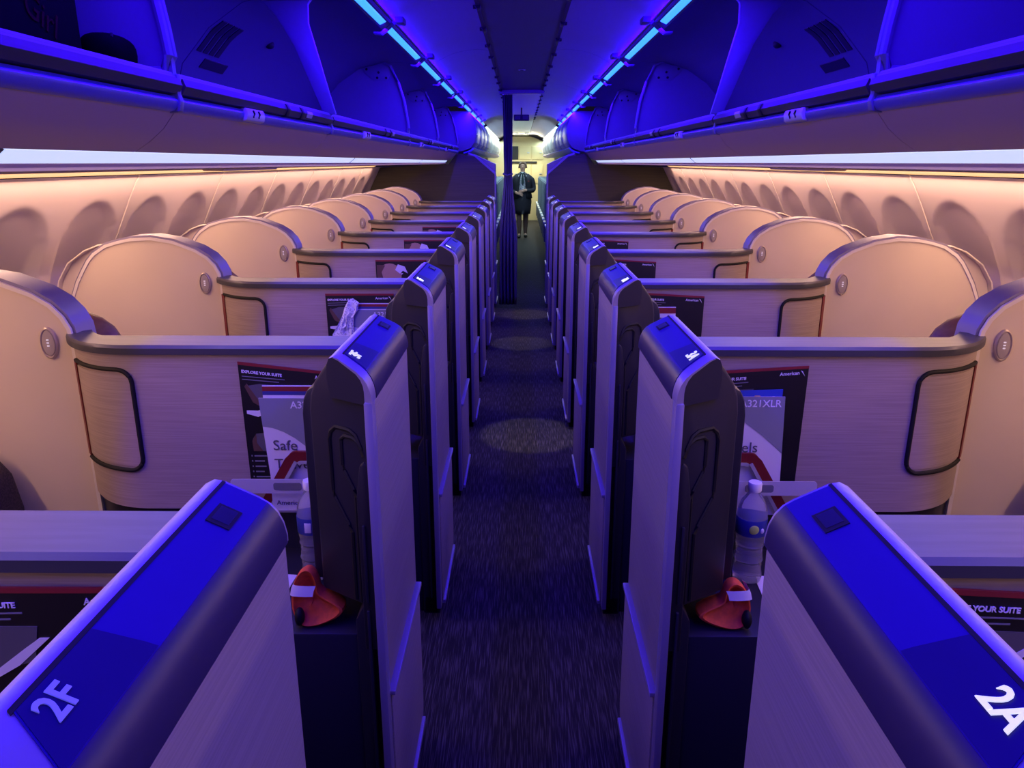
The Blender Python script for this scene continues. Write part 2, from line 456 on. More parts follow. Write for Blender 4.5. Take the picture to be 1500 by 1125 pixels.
    d = B(); top_patch(d, [(-.314, 1.2228)] + TOPP[6:11], lambda x: ynear(x) + .045, lambda x: YF - .006, .0012); d.build('cap_roll_shade', M['roll'], tc)
    g = B(); top_patch(g, [(-.3665, 1.2503), (-.3625, 1.2483)], lambda x: ynear(x) + .042, lambda x: YF - .004, .0016); g.build('display_gap', M['groove'], ds)
    l = B(); p1 = TOPP[4:6] + [TOPP[6]]
    top_patch(l, [(-.362, 1.248), (-.324, 1.229), (-.315, 1.2235)], lambda x: ynear(x) + .047, lambda x: ynear(x) + .155 + (x + .35) * .9, .0020, .001)
    l.build('number_plate', M['label'], ds)
    b = B(); yb = YF - .075
    def onslope(x): return 1.249 + (x + .364) / .04 * (-.02)
    top_patch(b, [(-.352, onslope(-.352)), (-.327, onslope(-.327))], lambda x: yb - .02, lambda x: yb + .022, .0026, .001)
    top_patch(b, [(-.3485, onslope(-.3485)), (-.3305, onslope(-.3305))], lambda x: yb - .013, lambda x: yb + .018, .0030, .001, 1)
    b.build('call_button', [M['groove'], M['slot']], ds)
    # aisle panel
    ap = B().box(-.310, -.297, 1.41, YF, .06, 1.172, .004).build('aisle_panel', M['panel'], root)
    B().box(-.3095, -.2932, 1.3905, 1.425, .05, 1.1725, .0015).build('edge_trim', M['trim'], ap)
    B().prism([(1.425, .10), (1.43, .055), (YF - .012, .055), (YF, .09), (YF, .488), (1.425, .488)], -.300, -.2895, 'x', .002).build('lower_panel', M['panel'], ap)
    B().box(-.299, -.2815, 1.42, YF - .005, .482, .4935, .002).build('ledge_strip', M['trim'], ap)
    B().box(-.299, -.2805, 1.43, YF - .03, .048, .064, .002).build('kick_strip', M['trim'], ap)
    B().box(-.36, -.305, 1.44, YF - .02, .0, .07, .003).build('plinth', M['black'], ap)
    # --- console under the partition
    B().prism([(-.80, .0), (-.315, .0), (-.315, .615), (-.80, .615)], 1.455, 1.85, 'y', .006).build('console', M['housing'], root)
    # --- literature holder: red trapezoid frame and frosted strap
    def trap(o, i_, y0, y1, m_, nm, par):
        q = B(); n_ = len(o)
        q.solid_sheet([[(a[0], y, a[1]) for y in (y0, y1)] for a in o], [[(a[0], y, a[1]) for y in (y0, y1)] for a in i_])
        return q.build(nm, m_, par)
    o = [(-.700, .738), (-.606, .895)] + arc(-.578, .892, .022, 150, 90, 4) + arc(-.452, .892, .022, 90, 30, 4) + [(-.424, .895), (-.330, .738)]
    i_ = [(-.672, .738), (-.582, .890)] + arc(-.566, .880, .010, 150, 90, 4) + arc(-.464, .880, .010, 90, 30, 4) + [(-.448, .890), (-.358, .738)]
    j_ = [(-.662, .738), (-.575, .884)] + arc(-.561, .873, .009, 150, 90, 4) + arc(-.469, .873, .009, 90, 30, 4) + [(-.455, .884), (-.368, .738)]
    hf = trap(o, i_, 1.793, 1.803, M['red'], 'holder_frame', root)
    trap(i_, j_, 1.790, 1.803, M['silver'], 'frame_lining', hf)
    st = B().prism(rrect(-.735, -.43, .818, .856, .008), 1.752, 1.755, 'y').build('retaining_strap', M['strap'], root)
    B().prism(rrect(-.627, -.556, .827, .847, .006), 1.7505, 1.7518, 'y').build('strap_label', M['straplab'], st)
    # --- seat in the bay behind this partition
    B().ball((-1.43, 2.20, 1.06), .235, .075, .15, e=.8).build('headrest', M['leather'], root)
    se = B(); se.box(-1.78, -1.20, 1.985 + .08, 2.16, .30, 1.0, .04, seg=3)
    sb = se.build('seat_back', M['seatfab'], root)
    B().box(-1.80, -1.02, 2.16, 2.80, .30, .50, .05, seg=3).build('seat_cushion', M['seatfab'], root)
    B().prism([(-1.78, .45), (-1.40, .45), (-1.385, .70), (-1.40, .80), (-1.44, .855), (-1.52, .87), (-1.78, .87)], 2.84, 2.965, 'y', .02, seg=3).build('side_bolster', M['seatfab'], root)
    return root

ORD = {2: 'nearest', 3: 'second', 4: 'third', 5: 'fourth', 6: 'fifth', 7: 'sixth', 8: 'seventh', 9: 'eighth', 10: 'last'}
for s, side, letter in ((-1, 'left', 'F'), (1, 'right', 'A')):
    proto = make_suite(s)
    for r in range(2, 11):
        if r == 3: o = proto
        else: o = copy_tree(proto, None, (0, PITCH * (r - 3), 0))
        dy = PITCH * (r - 3)
        code = f'{r}{letter}'
        if r <= 3:
            lab = f'cream and taupe seat suite numbered {code} on its aisle post, {side} of aisle'
        elif r == 10:
            lab = f'farthest suite on the {side} of the aisle, right in front of the dark bulkhead'
        else:
            lab = f'{ORD[r]} suite counted from the camera along the {side} side, slanted blue post top'
        tag(o, lab, 'seat suite', f'suites along the {side} side of the aisle')
        disp = [c for c in o.children if c.name.startswith('top_cap')][0]
        x = -.343; y = ynear(x) + .078
        z = 1.249 + (x + .364) / .04 * (-.02) + .0035
        sl = Vector((-.04, 0, .02)).normalized()
        if s < 0: right, up, xx = (0, 1, 0), (sl.x, 0, sl.z), x
        else: right, up, xx = (0, -1, 0), (-sl.x, 0, sl.z), -x
        # text() needs the part where it stands: the cap's origin is its suite's origin
        text('seat_number', code, .034, (xx, y + dy, z), right, up, M['numb'] if (r == 2 and s < 0) else M['numw'], disp, bold=.0006)

# ------------------------------------------------------------------ things in the suites
def flat_poly(mb, pts, y0, y1, mi=0):
    mb.prism(pts, y0, y1, 'y', 0, mi)

def info_card(s, r, xl, label, variant):
    """black printed suite card standing on edge behind the holder; local left edge xl (seen from the aisle front)"""
    y = 1.822 + PITCH * (r - 3); w = .258; zb, zt = .80, 1.140
    root = empty('information_card', (xl + w / 2, y, zb)); tag(root, label, 'information card', 'printed cards in the suite holders')
    q = MB(); q.prism([(xl + .004, zb), (xl + w, zb), (xl + w + .004, zt - .006), (xl, zt)], y, y + .003, 'y'); q.build('card_sheet', M['blackcard'], root)
    MB().prism([(xl, zt - .0045), (xl + w + .004, zt - .0105), (xl + w + .004, zt - .004), (xl, zt + .003)], y - .0006, y + .003, 'y').build('red_edge', M['redp'], root)
    f = y - .0012
    if variant != 'picture':
        text('heading', 'EXPLORE YOUR SUITE', .0104, (xl + .008, f, zt - .021), (1, 0, -.02), (.02, 0, 1), M['white'], root, 'LEFT', bold=.0002, spacing=.97)
        text('airline_wordmark', 'American', .0125, (xl + w - .018, f, zt - .020), (1, 0, 0), (0, 0, 1), M['white'], root, 'RIGHT', bold=.0001)
        q = MB(); q.prism([(xl + w - .016, zt - .014), (xl + w - .011, zt - .016), (xl + w - .004, zt - .030), (xl + w - .010, zt - .022)], f - .0003, f + .0003, 'y'); q.build('wordmark_emblem', M['white'], root)
    q = MB()
    for k in range(2): q.box(xl + .008, xl + (.115, .10)[k], f, f + .0008, zt - .0345 - k * .008, zt - .0325 - k * .008)
    q.build('small_print', M['textg'], root)
    q = MB()   # printed picture: dark seat shells with a pale curved console
    a = [(xl + .010 + .07 * math.cos(t / 12 * PI), zt - .085 + .032 * math.sin(t / 12 * PI)) for t in range(13)]
    big = variant == 'picture'
    q.prism([(xl + .012, zt - .06), (xl + .05, zt - .05), (xl + .13, zt - .052), (xl + .12, zt - .10), (xl + .06, zt - .115), (xl + .03, zt - .10)], f, f + .001, 'y', 0, 0)
    q.prism([(xl + .012, zt - .06), (xl + .018, zt - .052), (xl + .05, zt - .10), (xl + .075, zt - .112), (xl + .06, zt - .116), (xl + .03, zt - .10)], f - .0004, f + .001, 'y', 0, 1)
    q.prism([(xl + .012, zt - .124), (xl + .04, zt - .122), (xl + .075, zt - .108), (xl + .11, zt - .082), (xl + .13, zt - .068), (xl + .142, zt - .068), (xl + .10, zt - .105), (xl + .06, zt - .128), (xl + .04, zt - .138), (xl + .012, zt - .132)], f - .0008, f + .001, 'y', 0, 2)
    q.prism([(xl + .02, zt - .235), (xl + .02, zt - .20), (xl + .03, zt - .185), (xl + .055, zt - .18), (xl + .07, zt - .20), (xl + .07, zt - .235)], f, f + .001, 'y', 0, 0)
    q.prism([(xl + .02, zt - .235), (xl + .018, zt - .205), (xl + .03, zt - .185), (xl + .03, zt - .21), (xl + .045, zt - .235)], f - .0004, f + .001, 'y', 0, 1)
    if big:
        q.prism([(xl + .01, zt - .20)] + arc(xl + .07, zt - .078, .062, 180, 0, 10) + [(xl + .12, zt - .20)], f - .0012, f + .001, 'y', 0, 3)
        q.prism([(xl + .006, zt - .20), (xl + .006, zt - .022), (xl + .05, zt - .025), (xl + .03, zt - .06), (xl + .045, zt - .12), (xl + .06, zt - .20)], f - .0018, f + .001, 'y', 0, 1)
        q.prism([(xl + .10, zt - .05), (xl + .115, zt - .022), (xl + .15, zt - .035), (xl + .165, zt - .07), (xl + .14, zt - .055), (xl + .125, zt - .07)], f - .0016, f + .001, 'y', 0, 2)
    q.build('printed_picture', [M['dgrey'], M['brown'], M['paper'], M['tan']], root)
    q = MB()
    for k in range(6):
        z = zt - .250 - k * .0145
        if z < zb + .01: break
        q.box(xl + .012, xl + .015, f, f + .0008, z, z + .004); q.box(xl + .02, xl + (.055, .045, .048, .042, .06, .066)[k], f, f + .0008, z, z + .0035)
    q.build('feature_list', M['textg'], root)
    k = .09 * s if r == 3 else .03 * -s
    for o in root.children:
        for v in o.data.vertices: v.co.z += k * (v.co.x + w / 2 * (-s) * (1 if r == 3 else 0)) if v.co.z > .12 else 0
    return root

def brochure(s, r, xl, w, zb, zt, lean, label, right_cut=False):
    y = 1.808 + PITCH * (r - 3)
    root = empty('leaflet', (xl + w / 2, y, zb)); tag(root, label, 'leaflet', 'grey and white leaflets in the suite holders')
    def X(u, v): return xl + u * w + lean * (1 - v)
    def P(u, v): return (X(u, v), zb + (zt - zb) * v)
    MB().prism([P(0, 0), P(1, 0), P(1, 1), P(0, 1)], y, y + .003, 'y').build('leaflet_sheet', M['paper'], root)
    g = [P(0, 1), P(0, .76)] + [P(u, .76 - .62 * u ** 1.9) for u in (.12, .25, .38, .5, .62, .75, .88, 1.0)] + [P(1, 1)]
    if s > 0: g = [P(0, 1), P(0, .95), P(.25, .89), P(.51, .79), P(.72, .69), P(.92, .58), P(1, .53), P(1, 1)]
    MB().prism(g, y - .0008, y + .001, 'y').build('grey_band', M['grey'], root)
    f = y - .0016
    c = P(.5, .92)
    text('aircraft_type', 'A321XLR', .026, ((-.585 if r == 3 else xl + .075) if s < 0 else xl + w - .008, f, zt - .018), (1, 0, 0), (0, 0, 1), M['white'], root, 'LEFT' if s < 0 else 'RIGHT', bold=.0002)
    a = P(.08, .33)
    text('greeting', 'Safe\nTravels', .039, ((xl + .026, f, .900 + zb - .738) if s < 0 else (.482, f, .950 + zb - .738)), (1, 0, 0), (0, 0, 1), M['ink'], root, 'LEFT', line=1.3)
    return root

info_card(-1, 3, -.713, 'black EXPLORE YOUR SUITE card in the 3F suite, behind the leaflet reading Safe', 'text')
info_card(-1, 4, -.752, 'black card with white crumpled wrap before it, third suite on the left', 'text')
info_card(-1, 5, -.752, 'picture card with a tan and brown photo, fourth suite on the left', 'picture')
info_card(-1, 6, -.76, 'small picture card with tan photo showing above rail, fifth suite on the left', 'picture')
info_card(-1, 7, -.77, 'small picture card above the rail, sixth suite on the left', 'picture')
info_card(-1, 2, -.713, 'black suite card at bottom left of photo, in the 2F suite below the rail', 'text')
info_card(1, 3, .447, 'black suite card with American wordmark in the 3A suite, behind a blue card', 'text')
info_card(1, 4, .43, 'black card with American wordmark, third suite on the right', 'text')
info_card(1, 5, .425, 'black card with American wordmark, fourth suite on the right', 'text')
info_card(1, 6, .425, 'small black card showing above rail, fifth suite on the right', 'text')
info_card(1, 2, .469, 'black suite card at bottom right of photo, in the 2A suite below the rail', 'text')
brochure(-1, 3, -.664, .205, .738, 1.052, .018, 'grey and white Safe Travels leaflet in the 3F suite behind red frame')
brochure(-1, 4, -.646, .205, .80, 1.080, 0, 'grey leaflet marked A321 in the third suite on the left, beside crumpled wrap')
brochure(1, 3, .455, .198, .738, 1.060, .012, 'grey and white leaflet ending in els in the 3A suite, behind water bottle')
brochure(1, 4, .43, .165, .80, 1.052, 0, 'grey A321XLR leaflet in the third suite on the right')
def strips(xl, w, zt, y, label, order):
    root = empty('folded_menu', (xl + w / 2, y, zt - .3)); tag(root, label, 'menu card', 'striped menu cards behind the leaflets')
    MB().box(xl, xl + w, y, y + .003, zt - .3, zt).build('menu_sheet', M['paper'], root)
    z = zt - .003
    for nm, h, m in order:
        MB().box(xl, xl + w, y - .0008, y + .001, z - h, z).build(nm, M[m], root); z -= h
strips(-.655, .19, 1.083, 1.8165, 'menu card with red and navy top edge behind the Safe Travels leaflet', [('red_stripe', .012, 'redp'), ('navy_stripe', .010, 'navy')])
strips(-.645, .19, 1.104, 1.8165 + PITCH, 'menu card with red and navy top edge, third suite on the left', [('red_stripe', .010, 'redp'), ('navy_stripe', .009, 'navy')])
strips(.43, .155, 1.092, 1.8165 + PITCH, 'red topped menu card behind the A321XLR leaflet, third suite on the right', [('red_stripe', .022, 'redp')])
strips(-.72, .25, .985, 1.8165 - PITCH, 'white menu card with red stripe at left edge of photo, 2F suite', [('red_stripe', .014, 'redp')])
strips(.56, .22, .985, 1.8165 - PITCH, 'white menu card with red stripe at right edge of photo, 2A suite', [('red_stripe', .014, 'redp')])
# white leaflets standing low in the holder of 3F and 3A
root = empty('airline_card', (-.57, 1.785, .735)); tag(root, 'small white card reading American below the frosted strap in the 3F suite', 'card')
MB().box(-.645, -.47, 1.785, 1.7875, .755, .815).build('card_sheet', M['paper'], root)
text('airline_wordmark', 'American', .0185, (-.634, 1.784, .777), (1, 0, 0), (0, 0, 1), M['ink'], root, 'LEFT')
root = empty('credit_offer_card', (.55, 1.815, .90)); tag(root, 'bright blue card with white aeroplane behind the leaflet in the 3A suite', 'card')
MB().prism([(.50, .93), (.647, .93), (.647, 1.078), (.50, 1.073)], 1.8125, 1.8145, 'y').build('card_sheet', M['bluecard'], root)
MB().prism(rrect(.577, .593, 1.050, 1.062, .003), 1.8117, 1.8126, 'y').build('chip', M['gold'], root)
MB().prism([(.595, 1.040), (.612, 1.043), (.622, 1.060), (.628, 1.060), (.624, 1.045), (.636, 1.046), (.636, 1.042), (.624, 1.040), (.622, 1.032), (.616, 1.032), (.614, 1.038)], 1.8117, 1.8126, 'y').build('aeroplane_print', M['white'], root)
# crumpled wrap before the card of the third suite on the left
q = MB(); yy = 1.803 + PITCH
edge = [(-.642, 1.126), (-.621, 1.11), (-.626, 1.08), (-.640, 1.075), (-.644, 1.03), (-.647, .90), (-.73, .90), (-.73, .985), (-.706, 1.02), (-.686, 1.058), (-.676, 1.09), (-.66, 1.118)]
cx_, cz_ = -.672, 1.02
rows = []
for k in range(8):
    t = k / 7
    rows.append([(cx_ + (x - cx_) * (1 - t) * (1 + random.uniform(-.04, .04)), yy - random.uniform(0, .012), cz_ + (z - cz_) * (1 - t)) for x, z in edge])
q.sheet(rows, close=True)  # crumpled white patch cut to the edge outline
tag(q.build('white_scrap', M['scrap']), 'crumpled whitish wrap in front of black card, third suite on the left', 'scrap')

def bottle(x, y, z, label, m_label, lime):
    root = empty('water_bottle', (x, y, z)); tag(root, label, 'bottle', 'water bottles on the suite consoles')
    k = 1.08
    prof = [(0.02, 0), (.031, .003), (.0335, .012)]
    for i in range(7):
        z0 = .018 + i * .0125
        prof += [(.0335 - .003 * abs(math.sin(i * 1.0)), z0), (.0315 - .003 * abs(math.sin(i * 1.0)), z0 + .006)]
    prof += [(.033, .112), (.034, .12), (.034, .165), (.032, .180), (.026, .198), (.017, .212), (.0125, .219), (.0125, .226)]
    MB().lathe([(r_ * k, z_ * k) for r_, z_ in prof], (x, y, z), 28).build('bottle_body', M['pet'], root)
    MB().lathe([(.0155, .222 * k), (.0165, .224 * k), (.0165, .240 * k), (.015, .243 * k)], (x, y, z), 24).build('bottle_cap', M['cap'], root)
    lb = MB().lathe([(.0342 * k, .121 * k), (.0347 * k, .122 * k), (.0347 * k, .160 * k), (.0342 * k, .161 * k)], (x, y, z), 28).build('bottle_label', M[m_label], root)
    q = MB()
    if lime:
        q.ball((x - .004, y - .0345 * k, z + .141 * k), .012, .003, .012, 14, 8); q.build('lime_print', M['lime'], lb)
        q = MB(); q.ball((x + .0165, y - .031 * k, z + .137 * k), .005, .003, .007, 10, 6); q.build('splash_print', M['paper'], lb)
    else:
        q.box(x - .010, x + .006, y - .0385, y - .035, z + .128 * k, z + .152 * k, .001); q.build('white_print', M['paper'], lb)
bottle(.563, 1.70, .6155, 'clear water bottle with blue lime label beside the 3A post, right of aisle', 'blabel', True)
bottle(-.520, 1.70, .6155, 'clear water bottle with blue label beside the 3F post, left of aisle', 'blabel', False)

def pouch(s, label):
    """orange fabric band curled round a dark hole, lying on the console"""
    root = empty('fabric_pouch', (s * .47, 1.55, .6155)); tag(root, label, 'pouch', 'orange pouches on the suite consoles')
    hi = 1.0 if s < 0 else .80
    L0 = [(-.492, .617), (-.508, .630), (-.517, .655), (-.519, .69), (-.511, .722), (-.497, .745), (-.482, .752), (-.468, .742), (-.4600, .715), (-.4585, .697), (-.440, .684), (-.415, .672), (-.398, .656), (-.412, .640), (-.440, .626), (-.466, .618)]
    L0 = [(x + (0 if s < 0 else .010), .617 + (z - .617) * hi) for x, z in L0]
    n = len(L0); P = []
    for i in range(n):          # rounded outline
        a, b = L0[i], L0[(i + 1) % n]
        P += [(a[0] * .75 + b[0] * .25, a[1] * .75 + b[1] * .25), (a[0] * .25 + b[0] * .75, a[1] * .25 + b[1] * .75)]
    cx, cz = -.475, .665
    def ring(y, k, sw=0.0):
        return [(cx + (x - cx) * k, y + sw * (z - .617), max(.6165, cz + (z - cz) * k)) for x, z in P]
    A = [ring(1.538, .02), ring(1.538, .5), ring(1.536, .80), ring(1.528, .94), ring(1.512, 1.0), ring(1.494, 1.0, .05), ring(1.476, .97, .15), ring(1.472, .88, .2), ring(1.486, .70, .2), ring(1.492, .4, .2), ring(1.492, .02, .2)]
    MB(s).sheet(A, close=True).build('pouch_body', M['orange'], root)
    zl, zh = (.693, .718) if s < 0 else (.690, .712)
    W = []
    sh_ = 0 if s < 0 else .010
    for y, dx in ((1.53, .004), (1.512, -.0015), (1.494, -.0015), (1.486, 0), (1.482, .006), (1.480, .020), (1.479, .036), (1.480, .052)):
        W.append([(x + dx + sh_, y + .15 * (z - .70), z) for z, x in ((zl, -.519), ((zl + zh) / 2, -.5165), (zh, -.511))])
    MB(s).sheet(W).build('white_band', M['paper'], root)
    q = MB(s); q.ball((-.500, 1.480, .642), .011, .016, .022, 14, 10); q.build('dark_hole', M['groove'], root)  # black ball standing in for the open hole
pouch(-1, 'orange fabric pouch with white band on the console below the 3F post')
pouch(1, 'orange fabric pouch on the console below the 3A post, by the water bottle')
for s, x0, lab in ((-1, -.68, 'white paper sheet on the console left of the orange pouch, 3F suite'), (1, .575, 'white paper sheet on the console beside the water bottle, 3A suite')):
    q = MB(); q.prism([(x0, 1.56), (x0 + .105, 1.54), (x0 + .11, 1.70), (x0 + .01, 1.71)], .6158, .6175, 'z'); tag(q.build('paper_sheet', M['paper']), lab, 'paper', 'paper sheets on the suite consoles')

# ------------------------------------------------------------------ setting: floor, side walls, ceiling
YB, YE = 9.75, 24.0
q = MB(); q.box(-2.3, 2.3, -1.5, YE, -.04, 0)
tag(q.build('floor', M['carpet']), kind='structure')

WP = [(-1.745, 1.565), (-1.768, 1.53), (-1.805, 1.46), (-1.845, 1.38), (-1.895, 1.28), (-1.94, 1.18), (-1.975, 1.05), (-1.995, .90), (-2.0, .7), (-2.0, .02)]
def wall_x(z):
    for a, b in zip(WP, WP[1:]):
        if b[1] <= z <= a[1]:
            t = (a[1] - z) / (a[1] - b[1]); return a[0] + (b[0] - a[0]) * t
    return WP[-1][0]
def smooth(t):
    t = max(0, min(1, t)); return t * t * (3 - 2 * t)
WIN = [2.79 + .515 * k for k in range(-6, 14)]
for s, nm in ((-1, 'left'), (1, 'right')):
    zs = [1.565, 1.555, 1.54, 1.52] + [1.50 - .0125 * i for i in range(49)] + [.85, .8, .7, .4, .02]
    ys = [-1.5 + .025 * i for i in range(int((YB + 1.5) / .025) + 1)]
    G = []
    for y in ys:
        row = []
        yc = min(WIN, key=lambda w: abs(w - y))
        for z in zs:
            # window recess: tall rounded opening sinking into the panel towards its bottom
            v = 1.462 - z
            hw = .205
            d = 0
            if v > 0:
                top = 1 - ((y - yc) / hw) ** 2
                edge = .0
                if top > 0:
                    zt = 1.462 - .21 * (1 - math.sqrt(top))
                    e = min((zt - z) / .022, (hw - abs(y - yc)) / .02)
                    d = (.010 + .20 * (zt - z)) * smooth(e)
            row.append((wall_x(z) - d, y, z))
        G.append(row)
    q = MB(s); q.sheet(G)
    w = tag(q.build(f'wall_{nm}', M['wall'], sharp=80), kind='structure')
    for k in range(-3, 6):
        y = 3.56 + 1.03 * k
        t = MB(s); t.tube([(wall_x(z) + .002, y, z) for z in [1.565 - .05 * i for i in range(20)]], .0032, 6)
        t.build('panel_seam', M['wallseam'], w)
    # outer lower wall beyond the bulkhead
    q = MB(s); q.sheet([[(x, y, z) for x, z in WP] for y in (YB, YE)])
    tag(q.build(f'wall_{nm}_rear', M['wall']), kind='structure')
q = MB(); q.box(-2.3, 2.3, YE, YE + .05, 0, 2.6); tag(q.build('wall_rear', M['wall']), kind='structure')

ZC, XC = 2.350, .215
XS, ZS = .630, 2.237
q = MB(); q.box(-XC, XC, -1.5, 8.50, ZC, ZC + .02); tag(q.build('ceiling_centre', M['ceilc']), kind='structure')
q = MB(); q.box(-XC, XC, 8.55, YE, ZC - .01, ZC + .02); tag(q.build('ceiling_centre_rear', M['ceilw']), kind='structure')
q = MB(); q.box(-XC - .02, XC + .02, 8.48, 8.58, ZC - .035, ZC + .02, .004); tag(q.build('trim_1', M['ceil']), kind='structure')
for s, nm in ((-1, 'left'), (1, 'right')):
    cp = bez((-XC - .006, ZC - .002), (-.44, 2.375), (-XS + .02, ZS + .018), 8)
    q = MB(s)
    panels = [-1.5 + 2.35 * k for k in range(12)]
    for a, b in zip(panels, panels[1:]):
        q.solid_sheet([[(x, y, z) for x, z in cp] for y in (a + .004, b - .004)], [[(x, y, z + .012) for x, z in cp] for y in (a + .004, b - .004)])
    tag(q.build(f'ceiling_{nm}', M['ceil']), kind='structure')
    q = MB(s); q.sheet([[(x, y, z + .03) for x, z in cp] for y in (-1.5, YE)]); q.sheet([[(-XS + .02, y, ZS + .045), (-XS + .02, y, ZS + .018)] for y in (-1.5, YE)])
    tag(q.build(f'ceiling_backing_{nm}', M['dark']), kind='structure')
    # dark seam with clips along the centre panel
    q = MB(s); q.box(-XC - .012, -XC + .004, -1.5, YE, ZC - .006, ZC + .004)
    tr = tag(q.build(f'trim_{2 if s < 0 else 3}', M['dark']), kind='structure')
    y = 1.6
    while y < 14:
        t = MB(s); w_ = random.uniform(.07, .14)
        t.prism([(-XC - .02, ZC - .004), (-XC - .006, ZC - .02), (-XC + .010, ZC - .014), (-XC + .012, ZC - .002)], y, y + w_, 'y', .002)
        t.box(-XC - .026, -XC + .004, y + w_ * .3, y + w_ * .55, ZC - .016, ZC, .002)
        t.build('seam_clip', M['dark'], tr)
        y += random.uniform(.45, .7)

# small sensor and exit sign on the centre ceiling
root = empty('ceiling_sensor', (0, 5.3 * 1.26, ZC)); tag(root, 'tiny oval sensor on the dark centre ceiling panel', 'sensor')
MB().prism([(.03 * math.cos(a / 8 * PI), 6.68 + .022 * math.sin(a / 8 * PI)) for a in range(16)], ZC - .006, ZC, 'z', .002).build('sensor_ring', M['metal'], root)
MB().prism([(.014 * math.cos(a / 8 * PI), 6.68 + .010 * math.sin(a / 8 * PI)) for a in range(16)], ZC - .009, ZC - .005, 'z').build('sensor_eye', M['dark'], root)
root = empty('overhead_sign', (0, 11.0, 2.34)); tag(root, 'dark rectangular overhead sign hanging above the aisle behind the curtain', 'sign')
MB().box(-.105, .105, 11.0, 11.05, 2.17, 2.25, .006).build('sign_body', M['galleyd'], root)
for x in (-.052, .052): MB().box(x - .035, x + .035, 10.994, 11.0, 2.185, 2.235, .003).build('sign_pane', M['dgrey'], root)
MB().box(-.01, .01, 11.01, 11.03, 2.25, 2.345).build('sign_bracket', M['galleyd'], root)

# ------------------------------------------------------------------ overhead light strips
def light_seg(s, y0, y1, lens, label, group, bracket=True):
    root = empty('ceiling_light', (s * XS, (y0 + y1) / 2, ZS)); tag(root, label, 'light strip', group)
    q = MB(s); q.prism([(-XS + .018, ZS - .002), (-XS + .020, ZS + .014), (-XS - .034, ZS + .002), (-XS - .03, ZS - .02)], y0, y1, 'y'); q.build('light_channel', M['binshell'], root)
    q = MB(s); q.prism([(-XS + .010, ZS - .008), (-XS + .012, ZS - .001), (-XS - .020, ZS - .012), (-XS - .018, ZS - .020)], y0 + .10, y1 - .035, 'y', .003); q.build('light_lens', M[lens], root)
    if bracket:
        q = MB(s)
        for k, (a, b) in enumerate(((.0, .022), (.035, .052))):
            q.tube([(-XS - .055, y0 + a + .01, ZS - .045), (-XS - .02, y0 + a + .004, ZS - .048), (-XS + .012, y0 + a + .012, ZS - .020), (-XS + .035, y0 + a + .03, ZS + .004), (-XS + .07, y0 + a + .04, ZS + .006)], .006, 6)
        q.box(-XS + .045, -XS + .085, y0 + .0, y0 + .09, ZS - .004, ZS + .022, .004)
        q.build('hinge_bracket', M['binshell'], root)
YL = [.12 + 1.22 * k for k in range(13)]
nth = ['nearest', 'second', 'third', 'fourth', 'fifth', 'sixth', 'seventh', 'eighth', 'ninth', 'tenth', 'eleventh', 'twelfth', 'thirteenth']
for s, nm in ((-1, 'left'), (1, 'right')):
    seen = 0
    for k, (a, b) in enumerate(zip(YL, YL[1:])):
        if b < 1.6: continue
        if a < 13.5:
            light_seg(s, a, b, 'bluelens', f'{nth[seen]} glowing blue light strip from the camera, along the {nm} edge of the ceiling', f'blue light strips on the {nm}')
            seen += 1
    light_seg(s, 14.2, 22.4, 'cyanlens', f'long cyan white light strip beyond the curtain, {nm} edge of rear ceiling', f'white rear light strips', False)

